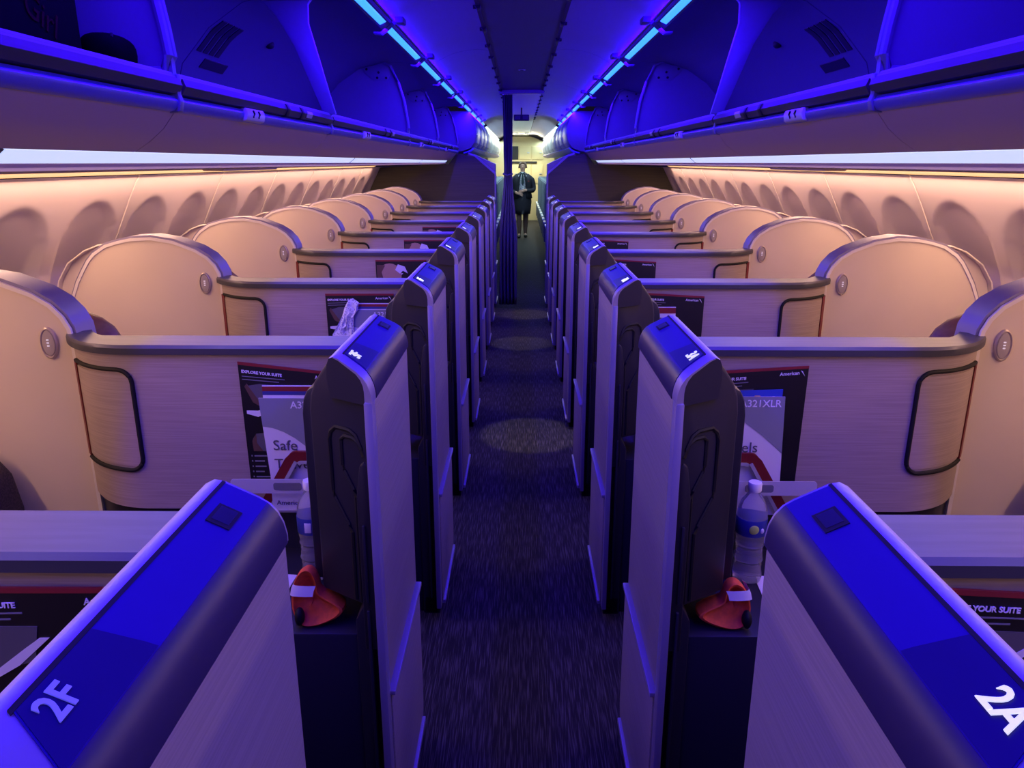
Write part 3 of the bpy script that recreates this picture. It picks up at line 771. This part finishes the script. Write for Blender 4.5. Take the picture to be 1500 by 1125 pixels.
# ------------------------------------------------------------------ overhead bins
LX = -.780
def bin_unit(s, y0, y1, label, group, end, rib, vents=False, first=False):
    root = empty('overhead_bin', (s * 1.1, (y0 + y1) / 2, 1.70)); tag(root, label, 'overhead bin', group)
    inner = [(LX + .004, 1.806), (LX - .06, 1.795), (-1.25, 1.770), (-1.36, 1.80), (-1.40, 1.88), (-1.36, 2.00), (-1.24, 2.13), (-1.10, 2.22), (-.95, 2.262), (-.80, 2.268), (-XS - .036, ZS - .004)]
    outer = [(x - .02 * (1 if i > 2 else 0), z + (.02 if i > 5 else -.02)) for i, (x, z) in enumerate(inner)]
    ya, yb = y0 + .004, y1 - .004
    q = MB(s); q.solid_sheet([[(x, y, z) for y in (ya, yb)] for x, z in inner], [[(x, y, z) for y in (ya, yb)] for x, z in outer])
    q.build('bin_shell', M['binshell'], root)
    # underside panel
    und = [(LX - .012, 1.733), (LX - .022, 1.722), (-.825, 1.694), (-.86, 1.666), (-.898, 1.643)]
    q = MB(s); q.solid_sheet([[(x, y, z) for y in (y0 + .002, y1 - .002)] for x, z in und], [[(x - .010, y, z + .008) for y in (y0 + .002, y1 - .002)] for x, z in und])
    q.build('underside_panel', M['binunder'], root)
    # lip: blue-tinted top edge, dark rail, bright lower rail
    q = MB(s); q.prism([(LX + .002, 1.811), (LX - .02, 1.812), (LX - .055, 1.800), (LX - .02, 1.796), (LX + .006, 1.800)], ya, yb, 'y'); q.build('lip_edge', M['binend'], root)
    q = MB(s); q.prism([(LX + .008, 1.801), (LX + .014, 1.785), (LX + .004, 1.768), (LX - .03, 1.762), (LX - .03, 1.797)], ya + .004, yb - .004, 'y'); lr = q.build('dark_lip_rail', M['liprail'], root)
    low = [(LX - .016, 1.765), (LX - .002, 1.762), (LX + .006, 1.752), (LX + .004, 1.742), (LX - .004, 1.732), (LX - .02, 1.728), (LX - .03, 1.745)]
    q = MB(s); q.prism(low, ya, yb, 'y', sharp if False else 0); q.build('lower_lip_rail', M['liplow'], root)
    # clip pair, placard and tag on the lip
    yj = y0 + (y1 - y0) * .55
    for a in (0, .17):
        q = MB(s); q.prism([(LX + .010, 1.803), (LX + .018, 1.785), (LX + .008, 1.764), (LX - .01, 1.764), (LX - .01, 1.803)], yj + a, yj + a + .03, 'y', .002); q.build('rail_clip', M['dark'], lr)
    q = MB(s); q.prism([(LX + .013, 1.795), (LX + .0165, 1.787), (LX + .0095, 1.773), (LX + .006, 1.773)], yj + .24, yj + .31, 'y'); q.build('bin_placard', M['tag'], lr)
    yt = y0 + (y1 - y0) * .28
    q = MB(s); q.prism([(LX + .011, 1.766), (LX + .016, 1.752), (LX + .012, 1.733), (LX - .004, 1.729), (LX - .006, 1.766)], yt, yt + .15, 'y', .004); tg = q.build('row_tag', M['tag'], root)
    for a in (.045, .09):
        q = MB(s); q.tube([(LX + .016, yt + a, 1.760), (LX + .0172, yt + a + .006, 1.752), (LX + .0145, yt + a, 1.742)], .003, 6); q.build('tag_mark', M['dark'], tg)
    q = MB(s); q.prism([(LX + .006, 1.768), (LX + .011, 1.752), (LX + .006, 1.73), (LX - .03, 1.725), (LX - .03, 1.81), (LX + .01, 1.808)], y1 - .022, y1 - .001, 'y', .002); q.build('lip_joint', M['binend'], root)
    # end wall with rounded front edge
    ep = [(LX + .004, 1.80), (LX - .06, 1.79), (-1.25, 1.772), (-1.36, 1.80), (-1.40, 1.88), (-1.36, 2.00), (-1.24, 2.13), (-1.10, 2.22), (-.93, 2.262), (-.88, 2.235), (-.835, 2.14), (-.80, 2.02), (-.782, 1.90), (-.776, 1.84)]
    if end:
        q = MB(s); q.prism(ep, y1 - .03, y1 - .012, 'y'); ew = q.build('end_wall', M['binend'], root)
        fr = [(LX - .06, 1.812), (LX - .012, 1.815), (-.778, 1.845), (-.784, 1.90), (-.802, 2.02), (-.838, 2.14), (-.884, 2.24), (-.95, 2.27)]
        q = MB(s); q.tube([(x, y1 - .036, z) for x, z in fr], .010, 8); q.tube([(x, y1 - .012, z) for x, z in fr], .009, 8); q.build('end_frame', M['binend'], ew)
        pad = [(-.90, 2.255), (-.885, 2.19), (-.91, 2.15), (-1.0, 2.15), (-1.06, 2.20), (-1.07, 2.235)]
        q = MB(s); q.prism(pad, y1 - .036, y1 - .03, 'y', .002); pd = q.build('hinge_plate', M['binend'], ew)
        for (x, z) in ((-.915, 2.165), (-.975, 2.166), (-.965, 2.20), (-1.045, 2.22)):
            q = MB(s); q.lathe([(.008, 0), (.008, .004), (.005, .006)], (0, 0, 0), 10)
            bmesh.ops.rotate(q.bm, verts=q.bm.verts[:], cent=(0, 0, 0), matrix=Matrix.Rotation(PI / 2, 3, 'X'))
            bmesh.ops.translate(q.bm, verts=q.bm.verts[:], vec=((x if s < 0 else -x), y1 - .035, z)); q.build('plate_screw', M['dark'], pd)
    if rib:
        yr = y1
        P = [(-.752, 1.806), (-.80, 1.806), (-.845, 1.92), (-.90, 2.06), (-.965, 2.17), (-1.02, 2.225), (-1.02, 2.268), (-.80, 2.268), (-.80, 2.25), (-.835, 2.21), (-.838, 2.14), (-.815, 2.05), (-.785, 1.93)]
        q = MB(s); q.prism(P, yr - .028, yr - .008, 'y', .003); rb = q.build('bin_strut', M['binend'], root)
        q = MB(s); q.prism(rrect(-1.0, -.83, 2.222, 2.262, .015), yr - .036, yr - .027, 'y', .002); pd = q.build('hinge_plate', M['binend'], rb)
        for x in (-.87, -.96):
            q = MB(s); q.box(x - .007, x + .007, yr - .039, yr - .034, 2.232, 2.246, .003); q.build('plate_screw', M['dark'], pd)
    if vents:
        # vent grilles and a round plug on the back of the bin ceiling
        def roof(x):
            for (a, za), (b, zb_) in zip(inner[5:], inner[6:]):
                if a <= x <= b: return za + (zb_ - za) * (x - a) / (b - a)
            return 2.26
        def patch(xa, xb, yA, yB, m_, nm, par, off=.004):
            n_ = 4
            g = [[(xa + (xb - xa) * i / n_, y, roof(xa + (xb - xa) * i / n_) - off) for y in (yA, yB)] for i in range(n_ + 1)]
            g2 = [[(p[0], p[1], p[2] + off) for p in r_] for r_ in g]
            q_ = MB(s); q_.solid_sheet(g, g2); return q_.build(nm, m_, par)
        for k in range(4):
            patch(-1.31, -1.19, 3.28 + k * .062, 3.325 + k * .062, M['dark'], 'vent_slot', root)
        patch(-1.355, -1.325, 3.40, 3.66, M['dark'], 'vent_slot', root)
        q = MB(s); x, y = -1.20, 3.89
        q.ball((x, y, roof(x)), .022, .022, .02, 14, 8); q.build('round_plug', M['dark'], root)
    return root
sharp = 0
for s, nm in ((-1, 'left'), (1, 'right')):
    G_ = f'open overhead bins on the {nm}'
    bin_unit(s, -.6, 1.82, ('open overhead bin at top left holding a black bag' if s < 0 else 'open empty overhead bin at the top right corner'), G_, True, False)
    bin_unit(s, 1.82, 3.25, f'open overhead bin on the {nm} ending at the broad strut, second from camera', G_, False, True)
    bin_unit(s, 3.25, 5.5, f'open overhead bin with slotted air vents on the {nm}, just behind the broad strut', G_, True, False, vents=True)
    bin_unit(s, 5.5, 7.45, f'fourth open overhead bin from the camera on the {nm}', G_, True, False)
    bin_unit(s, 7.45, 9.70, f'last open overhead bin on the {nm} before the bulkhead', G_, True, False)
    # closed bins of the rear cabin
    prof = [(-XS - .02, ZS - .01), (-.60, 2.16), (-.565, 2.06), (-.555, 1.96), (-.575, 1.86), (-.63, 1.79), (-.72, 1.755), (-1.0, 1.72), (-1.5, 1.66), (-1.5, 2.2)]
    yb_ = [9.80, 10.85, 11.9, 12.95, 14.6, 16.3, 18.0, 19.7, 21.4]
    for k, (a, b) in enumerate(zip(yb_, yb_[1:])):
        root = empty('closed_bin', (s * 1.0, (a + b) / 2, 1.7))
        tag(root, f'{nth[k]} closed rounded bin past the bulkhead, {"blue lit" if b < 13.5 else "white lit"}, {nm} side', 'overhead bin', f'closed rear bins on the {nm}')
        q = MB(s); q.prism(prof, a + .008, b - .008, 'y', .006); q.build('bin_door', M['binend'] if b < 13.5 else M['ceilw'], root)  # door colour carries the cabin light: blue cast in front, white farther back
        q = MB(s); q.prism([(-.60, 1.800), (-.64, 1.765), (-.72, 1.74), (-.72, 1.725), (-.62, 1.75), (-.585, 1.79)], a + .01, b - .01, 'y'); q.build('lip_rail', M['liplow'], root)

# bags in the first left bin
root = empty('travel_bag', (-1.0, 1.2, 1.80)); tag(root, 'black travel bag with faint lettering in the open bin at top left', 'bag')
q = MB(); q.prism(rrect(.62, 1.565, 1.800, 2.07, .022), -1.20, -.845, 'x', .010, seg=3); q.build('bag_body', M['bag'], root)
text('bag_lettering', 'Girl', .062, (-.8440, 1.44, 1.866), (0, 1, -.37), (0, .37, 1), M['bagtext'], root)
q = MB(); q.tube([(-.90, .8, 2.06), (-.90, .85, 2.10), (-.90, 1.15, 2.10), (-.90, 1.2, 2.06)], .012, 8); q.build('bag_handle', M['bag'], root)
root = empty('soft_pouch', (-.885, 1.69, 1.80)); tag(root, 'small dark rounded pouch beside the black bag in the left bin', 'pouch')
q = MB(); q.ball((-.86, 1.69, 1.838), .04, .075, .036, 20, 12, e=.75); q.build('pouch_body', M['bag'], root)
q = MB(); q.tube([(-.832, 1.65, 1.862), (-.84, 1.67, 1.871), (-.86, 1.70, 1.873), (-.875, 1.73, 1.866)], .003, 6); q.build('pouch_zip', M['groove'], root)

# ------------------------------------------------------------------ side light strips below the bins
def side_light(s, y0, y1, label, group):
    root = empty('side_light_strip', (s * .92, (y0 + y1) / 2, 1.63)); tag(root, label, 'light strip', group)
    q = MB(s); q.prism([(-.901, 1.641), (-.930, 1.6185), (-.936, 1.624), (-.907, 1.647)], y0 + .006, y1 - .006, 'y'); q.build('strip_lens', M['whitelens'], root)
    q = MB(s); q.prism([(-.898, 1.6415), (-.929, 1.6175), (-.938, 1.625), (-.909, 1.650)], y1 - .010, y1 - .002, 'y'); q.build('strip_end', M['liprail'], root)
YS = [-1.4, 1.36, 4.25, 7.15, 9.6]
for s, nm in ((-1, 'left'), (1, 'right')):
    for k, (a, b) in enumerate(zip(YS, YS[1:])):
        side_light(s, a, b, f'{("nearest", "second", "third", "farthest")[k]} long white light strip under the bins on the {nm} side', f'white light strips under the {nm} bins')
    q = MB(s); q.prism([(-.931, 1.6175), (-.938, 1.604), (-.952, 1.599), (-.975, 1.603), (-1.685, 1.605), (-1.69, 1.62), (-.95, 1.63)], -1.5, 9.74, 'y')
    tag(q.build(f'trim_{4 if s < 0 else 5}', M['binunder']), kind='structure')
    root = empty('warm_light_strip', (s * 1.715, 4.0, 1.59)); tag(root, f'glowing yellow light strip along the top of the {nm} window wall', 'light strip', 'yellow wall light strips')
    q = MB(s); q.prism([(-1.690, 1.592), (-1.750, 1.568), (-1.752, 1.580), (-1.690, 1.606)], -1.5, 9.3, 'y'); q.build('warm_lens', M['warmlens'], root)
    q = MB(s); q.prism([(-.950, 1.6025), (-.956, 1.5935), (-1.02, 1.5935), (-1.03, 1.6025)], 2.50, 3.05, 'y', .003); q.build('strip_cover', M['binunder'], root)

# ------------------------------------------------------------------ bulkhead, curtain
for s, nm in ((-1, 'left'), (1, 'right')):
    bp = [(-1.99, .0), (-.335, .0), (-.335, 1.48), (-.58, 1.69), (-.78, 1.722), (-.84, 1.675), (-.90, 1.60), (-1.24, 1.585), (-1.75, 1.56), (-1.90, 1.27), (-1.98, 1.0), (-1.99, .5)]
    q = MB(s); q.prism(bp, YB, YB + .06, 'y'); b_ = tag(q.build(f'wall_bulkhead_{nm}', M['bulk']), kind='structure')
    q = MB(s); q.tube([(-.335, YB + .03, .0), (-.335, YB + .03, 1.0), (-.335, YB + .03, 1.47), (-.345, YB + .03, 1.49), (-.58, YB + .03, 1.69), (-.66, YB + .03, 1.72)], .022, 8, nrm=(0, 1, 0)); q.build('edge_trim', M['bulktrim'], b_)
    q = MB(s); q.prism([(-.33, 0), (-.36, 0), (-.36, 1.44), (-.60, 1.66), (-.60, 1.72), (-.33, 1.60)], YB + .06, YB + .5, 'y'); q.build('side_lining', M['bulktrim'], b_)
def curtain():
    root = empty('curtain', (-.16, 8.70, 2.33)); tag(root, 'dark navy curtain gathered at the left of the aisle by the bulkhead', 'curtain')
    rows = []
    for i in range(25):
        z = 2.32 - (2.32 - .04) * i / 24
        t = i / 24
        wtop, wmid, wbot = .10, .085, .19
        if t < .35: w_ = .10 - .02 * t / .35
        else: w_ = .08 + .12 * smooth((t - .35) / .35)
        cx0 = -.150 - .005 * smooth((t - .1) / .6)
        row = []
        for k in range(41):
            u = k / 40
            row.append((cx0 - w_ / 2 + w_ * u + .006 * math.sin(u * 31 + z * 2), 8.70 + .035 * math.sin(u * 2 * PI * 5 + .6 * math.sin(z * 3)), z))
        rows.append(row)
    q = MB(); q.sheet(rows); c = q.build('curtain_cloth', M['curtain'], root, sharp=80)
    sm = c.modifiers.new('thick', 'SOLIDIFY'); sm.thickness = .006
    q = MB(); q.tube([(-.20, 8.68, 1.50), (-.155, 8.65, 1.48), (-.10, 8.68, 1.50)], .012, 8); q.build('curtain_tie', M['curtain'], root)
    q = MB(); q.box(-.21, -.06, 8.69, 8.71, 2.315, 2.335, .003); q.build('curtain_track', M['metal'], root)
curtain()

# ------------------------------------------------------------------ rear cabin: seats, galley, attendant
def eseat(s):
    root = empty('cabin_seat', (s * .62, 10.9, 0))
    def B(): return MB(s)
    prof = [(10.98, .46), (11.06, .46), (11.17, 1.05), (11.19, 1.22), (11.17, 1.25), (11.11, 1.24), (11.09, 1.05)]
    B().prism(prof, -.87, -.44, 'x', .025, seg=3).build('backrest', M['eseat'], root)
    B().prism([(11.075, 1.06), (11.10, 1.06), (11.125, 1.25), (11.16, 1.275), (11.20, 1.26), (11.20, 1.22), (11.16, 1.235), (11.10, 1.23)], -.85, -.46, 'x', .008).build('headrest_cover', M['ehead'], root)
    B().prism([(10.55, .36), (11.0, .34), (11.02, .46), (10.60, .48), (10.55, .44)], -.87, -.45, 'x', .02, seg=3).build('seat_cushion', M['eseat'], root)
    B().prism([(10.62, .60), (11.05, .61), (11.06, .645), (10.64, .645), (10.60, .63)], -.435, -.385, 'x', .012, seg=3).build('armrest', M['eframe'], root)
    B().prism([(10.70, .30), (11.0, .30), (11.02, .60), (10.85, .60)], -.43, -.395, 'x', .008).build('armrest_panel', M['dgrey'], root)
    for y in (10.65, 10.98): B().box(-.62, -.585, y - .015, y + .015, 0, .36, .004).build('leg', M['eframe'], root)
    return root
for s, nm in ((-1, 'left'), (1, 'right')):
    p = eseat(s)
    for k in range(12):
        o = p if k == 0 else copy_tree(p, None, (0, .84 * k, 0))
        w_ = 'first blue grey rear cabin seat behind the bulkhead' if k == 0 else f'blue grey aisle seat in rear cabin, row {k + 1} behind the bulkhead'
        tag(o, f'{w_}, {nm} of aisle', 'seat', f'rear cabin aisle seats on the {nm}')

root = empty('galley_unit', (.15, 22.5, 0)); tag(root, 'cream lit galley cabinets closing the far end of the aisle', 'galley')
MB().prism([(-.95, 0), (.95, 0), (.95, 2.14), (.62, 2.19), (.26, 2.325), (-.26, 2.325), (-.62, 2.19), (-.95, 2.14)], 22.5, 23.1, 'y', .01).build('galley_carcass', M['galley'], root)
for x0, x1, z0, z1 in ((-.05, .27, 1.70, 2.06), (.30, .62, 1.70, 2.06), (-.38, -.08, 1.05, 1.56), (-.05, .27, 1.05, 1.56), (.30, .62, 1.05, 1.56)):
    d = MB().box(x0, x1, 22.47, 22.5, z0, z1, .008).build('galley_door', M['galley'], root)
    MB().box(x1 - .10, x1 - .03, 22.45, 22.47, (z0 + z1) / 2 - .012, (z0 + z1) / 2 + .012, .003).build('door_latch', M['metal'], d)
MB().box(-.38, -.08, 22.47, 22.5, 1.70, 2.06, .006).build('galley_oven', M['galleyd'], root)
MB().box(-.40, .45, 22.46, 22.5, 1.595, 1.65, .003).build('counter_gap', M['galleyd'], root)
for x, lab in ((-.12, 'left'), (.14, 'right')):
    root = empty('ceiling_spotlight', (x, 22.0, 2.33)); tag(root, f'small bright ceiling spotlight above the galley, {lab} one of two', 'spotlight', 'galley spotlights')
    MB().lathe([(.04, 0), (.045, -.01), (.035, -.02)][::-1], (x, 20.4, 2.34), 16).build('spot_ring', M['metal'], root)
    MB().lathe([(.03, -.024), (.03, -.018)], (x, 20.4, 2.34), 16).build('spot_lens', M['lamp'], root)

def skin_obj(name, verts, edges, radii, mats, parent, loc, rootv=0, sub=2):
    me = bpy.data.meshes.new(name); me.from_pydata([Vector(v) for v in verts], edges, [])
    o = link(name, me, parent)
    me.materials.append(mats)
    sk = o.modifiers.new('skin', 'SKIN'); sk.use_smooth_shade = True
    sv = me.skin_vertices[0].data
    for i, r in enumerate(radii): sv[i].radius = r if isinstance(r, tuple) else (r, r)
    sv[rootv].use_root = True
    ss = o.modifiers.new('sub', 'SUBSURF'); ss.levels = sub; ss.render_levels = sub
    return o

def attendant():
    X0, Y0 = .03, 17.3
    root = empty('person', (X0, Y0, 0)); tag(root, 'standing person in dark jacket, skirt and pale printed blouse in the far aisle', 'person')
    V, E, R = [], [], []
    def add(p, r, frm=None):
        V.append(p); R.append(r)
        if frm is not None: E.append((frm, len(V) - 1))
        return len(V) - 1
    pel = add((0, 0, .88), (.155, .115))
    wa = add((0, 0, 1.02), (.145, .105), pel); ch = add((0, .01, 1.20), (.15, .10), wa); sh = add((0, .01, 1.33), (.085, .06), ch)
    nk = add((0, .005, 1.41), .047, sh); jaw = add((.005, -.014, 1.482), (.056, .066), nk); hd = add((.006, -.005, 1.545), (.074, .088), jaw); tp = add((.006, 0, 1.60), (.055, .065), hd)
    legs = {}
    for sg, kx, ky in ((-1, -.085, -.06), (1, .085, .06)):
        hp = add((sg * .085, 0, .80), .10, pel); kn = add((sg * .075, ky * .6 - .01, .46), .048, hp)
        cf = add((sg * .072, ky * .9, .33), .046, kn); an = add((sg * .068, ky, .085), .029, cf); ft = add((sg * .075, ky - .11, .03), (.036, .026), an)
    # arms folded before the waist, hands close to each other
    for sg in (-1, 1):
        so = add((sg * .175, .01, 1.30), .042, sh); el = add((sg * .248, .0, 1.045), .032, so)
        wr = add((sg * (.125 if sg < 0 else .055), -.185, .97 + (.0 if sg < 0 else .06)), .028, el)
        pm = add((V[wr][0] - sg * .055, -.205, V[wr][2] - .015), (.036, .022), wr)
        dx = -sg
        for j, (dz, ln) in enumerate(((.026, .060), (.009, .068), (-.009, .062), (-.026, .048))):
            k1 = add((V[pm][0] + dx * .030, -.212, V[pm][2] + dz), .0095, pm)
            k2 = add((V[pm][0] + dx * (.030 + ln * .5), -.208, V[pm][2] + dz - .012), .0088, k1)
            k3 = add((V[pm][0] + dx * (.030 + ln * .8), -.188, V[pm][2] + dz - .028), .0075, k2)
        t1 = add((V[wr][0] - sg * .025, -.215, V[wr][2] + .022), .011, wr); add((V[wr][0] - sg * .060, -.232, V[wr][2] + .030), .009, t1)
    def at(v): return (v[0], v[1], v[2])
    body = skin_obj('body', V, E, R, M['skin'], root, None)
    # legs in stockings: thin shells over the lower legs
    for sg, ky in ((-1, -.06), (1, .06)):
        q = MB(); q.tube([(sg * .078, ky * .4, .62), (sg * .075, ky * .6 - .01, .46), (sg * .072, ky * .9 + .012, .33), (sg * .069, ky, .20), (sg * .068, ky, .07)], [.078, .060, .058, .046, .037], 14)
        for v in q.bm.verts: v.co += Vector((X0, Y0, 0))
        q.build('stocking', M['hose'], root)
        q = MB(); q.ball((sg * .074 + X0, ky - .06 + Y0, .035), .044, .125, .035, 14, 8); q.box(sg * .07 - .02 + X0, sg * .07 + .02 + X0, ky + .01 + Y0, ky + .05 + Y0, 0, .05, .004); q.build('shoe', M['shoe'], root)
    def loft(rows, nm, m, n=28, open_front=0):
        G = []
        for (z, rx, ry, cx, cy) in rows:
            G.append([(X0 + cx + rx * math.cos(a), Y0 + cy + ry * math.sin(a), z) for a in [(-PI / 2 + open_front + (2 * PI - 2 * open_front) * k / (n - 1)) for k in range(n)]])
        q = MB(); q.sheet(G, close=(open_front == 0)); o = q.build(nm, m, root, sharp=80)
        md = o.modifiers.new('thick', 'SOLIDIFY'); md.thickness = .008
        return o
    loft([(.52, .175, .155, 0, 0), (.62, .19, .16, 0, 0), (.78, .205, .165, 0, 0), (.90, .195, .15, 0, 0), (1.0, .172, .13, 0, 0), (1.04, .165, .125, 0, 0)], 'skirt', M['jacket'])
    loft([(1.0, .170, .128, 0, 0), (1.12, .176, .130, 0, 0), (1.24, .180, .136, 0, 0), (1.33, .15, .11, 0, 0), (1.39, .075, .070, 0, 0), (1.42, .058, .058, 0, 0)], 'blouse', M['blouse'])
    jk = loft([(.86, .222, .175, 0, 0), (1.0, .196, .150, 0, 0), (1.12, .200, .148, 0, 0), (1.24, .206, .152, 0, 0), (1.31, .190, .128, 0, .008), (1.35, .155, .100, 0, .012), (1.385, .105, .080, 0, .015), (1.41, .068, .066, 0, .02)], 'jacket', M['jacket'], open_front=.42)
    for sg in (-1, 1):
        wrx = -.125 if sg < 0 else .055; wrz = .97 if sg < 0 else 1.03
        P = [(sg * .10, .012, 1.335), (sg * .165, .01, 1.315), (sg * .215, .008, 1.24), (sg * .240, .004, 1.14), (sg * .252, -.005, 1.05), (sg * .225, -.06, 1.0 if sg < 0 else 1.02), (sg * .5 * (.225 + abs(wrx)), -.11, (wrz + 1.01) / 2), (wrx + sg * .016, -.165, wrz)]
        skin_obj('jacket_sleeve', P, [(k, k + 1) for k in range(len(P) - 1)], [.055, .066, .064, .060, .060, .058, .052, .044], M['jacket'], jk, None, 1)
        q = MB(); q.prism([(X0 + sg * .025, 1.39), (X0 + sg * .07, 1.37), (X0 + sg * .085, 1.20), (X0 + sg * .07, 1.08), (X0 + sg * .06, 1.2)], Y0 - .165, Y0 - .135, 'y', .003); q.build('lapel', M['jacket'], jk)
    q = MB(); q.tube([(X0 - .055, Y0 - .05, 1.405), (X0, Y0 - .075, 1.385), (X0 + .055, Y0 - .05, 1.405)], .018, 8); q.ball((X0, Y0 - .085, 1.375), .026, .018, .02, 12, 8)
    q.prism([(X0 - .018, 1.375), (X0 + .018, 1.375), (X0 + .034, 1.20), (X0 + .01, 1.12), (X0 - .022, 1.19)], Y0 - .155, Y0 - .135, 'y', .004); q.build('neck_scarf', M['scarf'], root)
    MB().box(X0 + .115, X0 + .150, Y0 - .165, Y0 - .150, 1.215, 1.235, .002).build('badge', M['redp'], root)
    # hair: a bob with fringe, open in front of the face
    G = []
    for j in range(11):
        f = PI / 2 - j / 10 * 1.95
        rr = math.cos(f) if f > 0 else 1.0
        z = 1.545 + (.100 * math.sin(f) if f > 0 else .115 * f / 0.99 * 1.0)
        op = (0, 0, 0, 0, 0, .30, .62, .75, .75, .75, .75)[j]
        G.append([(X0 + .006 + .093 * rr * math.cos(a) * (1.06 if f < 0 else 1), Y0 + .012 + .102 * rr * math.sin(a), z) for a in [(-PI / 2 + op + (2 * PI - 2 * op) * k / 30) for k in range(31)]])
    q = MB(); q.sheet(G); hr = q.build('hair', M['hair'], root, sharp=80); md = hr.modifiers.new('thick', 'SOLIDIFY'); md.thickness = .014
    for sg in (-1, 1):
        MB().ball((X0 + .006 + sg * .028, Y0 - .083, 1.548), .010, .006, .006, 10, 6).build('eye', M['shoe'], root)
        MB().ball((X0 + .006 + sg * .078, Y0 + .0, 1.535), .010, .018, .026, 10, 6).build('ear', M['skin'], root)
    MB().ball((X0 + .006, Y0 - .092, 1.522), .011, .016, .018, 10, 6).build('nose', M['skin'], root)
    MB().ball((X0 + .006, Y0 - .082, 1.487), .022, .007, .006, 12, 6).build('mouth', M['lips'], root)
attendant()

# ------------------------------------------------------------------ lights
def area(name, loc, sx, sy, power, col, rot):
    l = bpy.data.lights.new(name, 'AREA'); l.shape = 'RECTANGLE'; l.size = sx; l.size_y = sy
    l.energy = power; l.color = col
    o = bpy.data.objects.new(name, l); C.objects.link(o); o.location = loc; o.rotation_euler = rot
    return o
BLUE = (.035, .0, 1.0)
for s in (-1, 1):
    # blue strips: one throw towards the aisle and bins, one up along the ceiling panels
    area('blue_strip_lamp', (s * (XS - .005), 6.2, ZS - .03), .04, 13.5, 185, BLUE, (0, math.radians(-15 * s), 0))
    area('blue_cove_lamp', (s * (XS - .03), 6.2, ZS + .008), .03, 13.5, 60, BLUE, (0, math.radians(s * 105), 0))
    area('white_strip_lamp', (s * .915, 4.0, 1.622), .04, 10.5, 14, (.72, .56, 1.0), (0, math.radians(s * 30), 0))
    area('warm_strip_lamp', (s * 1.71, 4.0, 1.565), .05, 10.5, 57, (1.0, .58, .36), (0, math.radians(s * 12), 0))
    area('white_cabin_lamp', (s * .56, 18.4, 2.20), .05, 8.0, 52, (.70, .95, 1.0), (0, 0, 0))
def spot(name, loc, to, power, size, blend, col):
    l = bpy.data.lights.new(name, 'SPOT'); l.energy = power; l.spot_size = math.radians(size); l.spot_blend = blend; l.color = col; l.shadow_soft_size = .02
    o = bpy.data.objects.new(name, l); C.objects.link(o); o.location = loc
    d = Vector(to) - Vector(loc); o.rotation_euler = d.to_track_quat('-Z', 'Y').to_euler()
spot('aisle_spot', (.12, 4.35, 2.30), (.06, 4.42, 0), 110, 17, .4, (1, .8, .6))
spot('aisle_spot', (-.1, 7.0, 2.30), (0, 6.9, 0), 80, 16, .5, (1, .8, .6))
spot('aisle_spot', (.05, 8.3, 2.30), (0.05, 8.3, 0), 70, 16, .5, (1, .8, .6))
area('galley_lamp', (.15, 21.6, 2.28), .8, .5, 60, (1, .86, .5), (math.radians(-25), 0, 0))

w = bpy.data.worlds.new('world'); bpy.context.scene.world = w; w.use_nodes = True
w.node_tree.nodes['Background'].inputs['Color'].default_value = (.25, .18, .6, 1)
w.node_tree.nodes['Background'].inputs['Strength'].default_value = .02

# ------------------------------------------------------------------ camera and colour
cam = bpy.data.cameras.new('camera'); cam.sensor_width = 36; cam.lens = 1110 / 1500 * 36; cam.clip_start = .02
co = bpy.data.objects.new('camera', cam); C.objects.link(co)
co.location = (-.007, 0, 1.62)
co.rotation_euler = (math.radians(90 - 16.3), 0, .0112)
sc = bpy.context.scene
sc.camera = co
sc.view_settings.view_transform = 'Standard'
sc.view_settings.look = 'None'
sc.view_settings.exposure = 0.0
sc.cycles.use_denoising = True
sc.cycles.max_bounces = 8
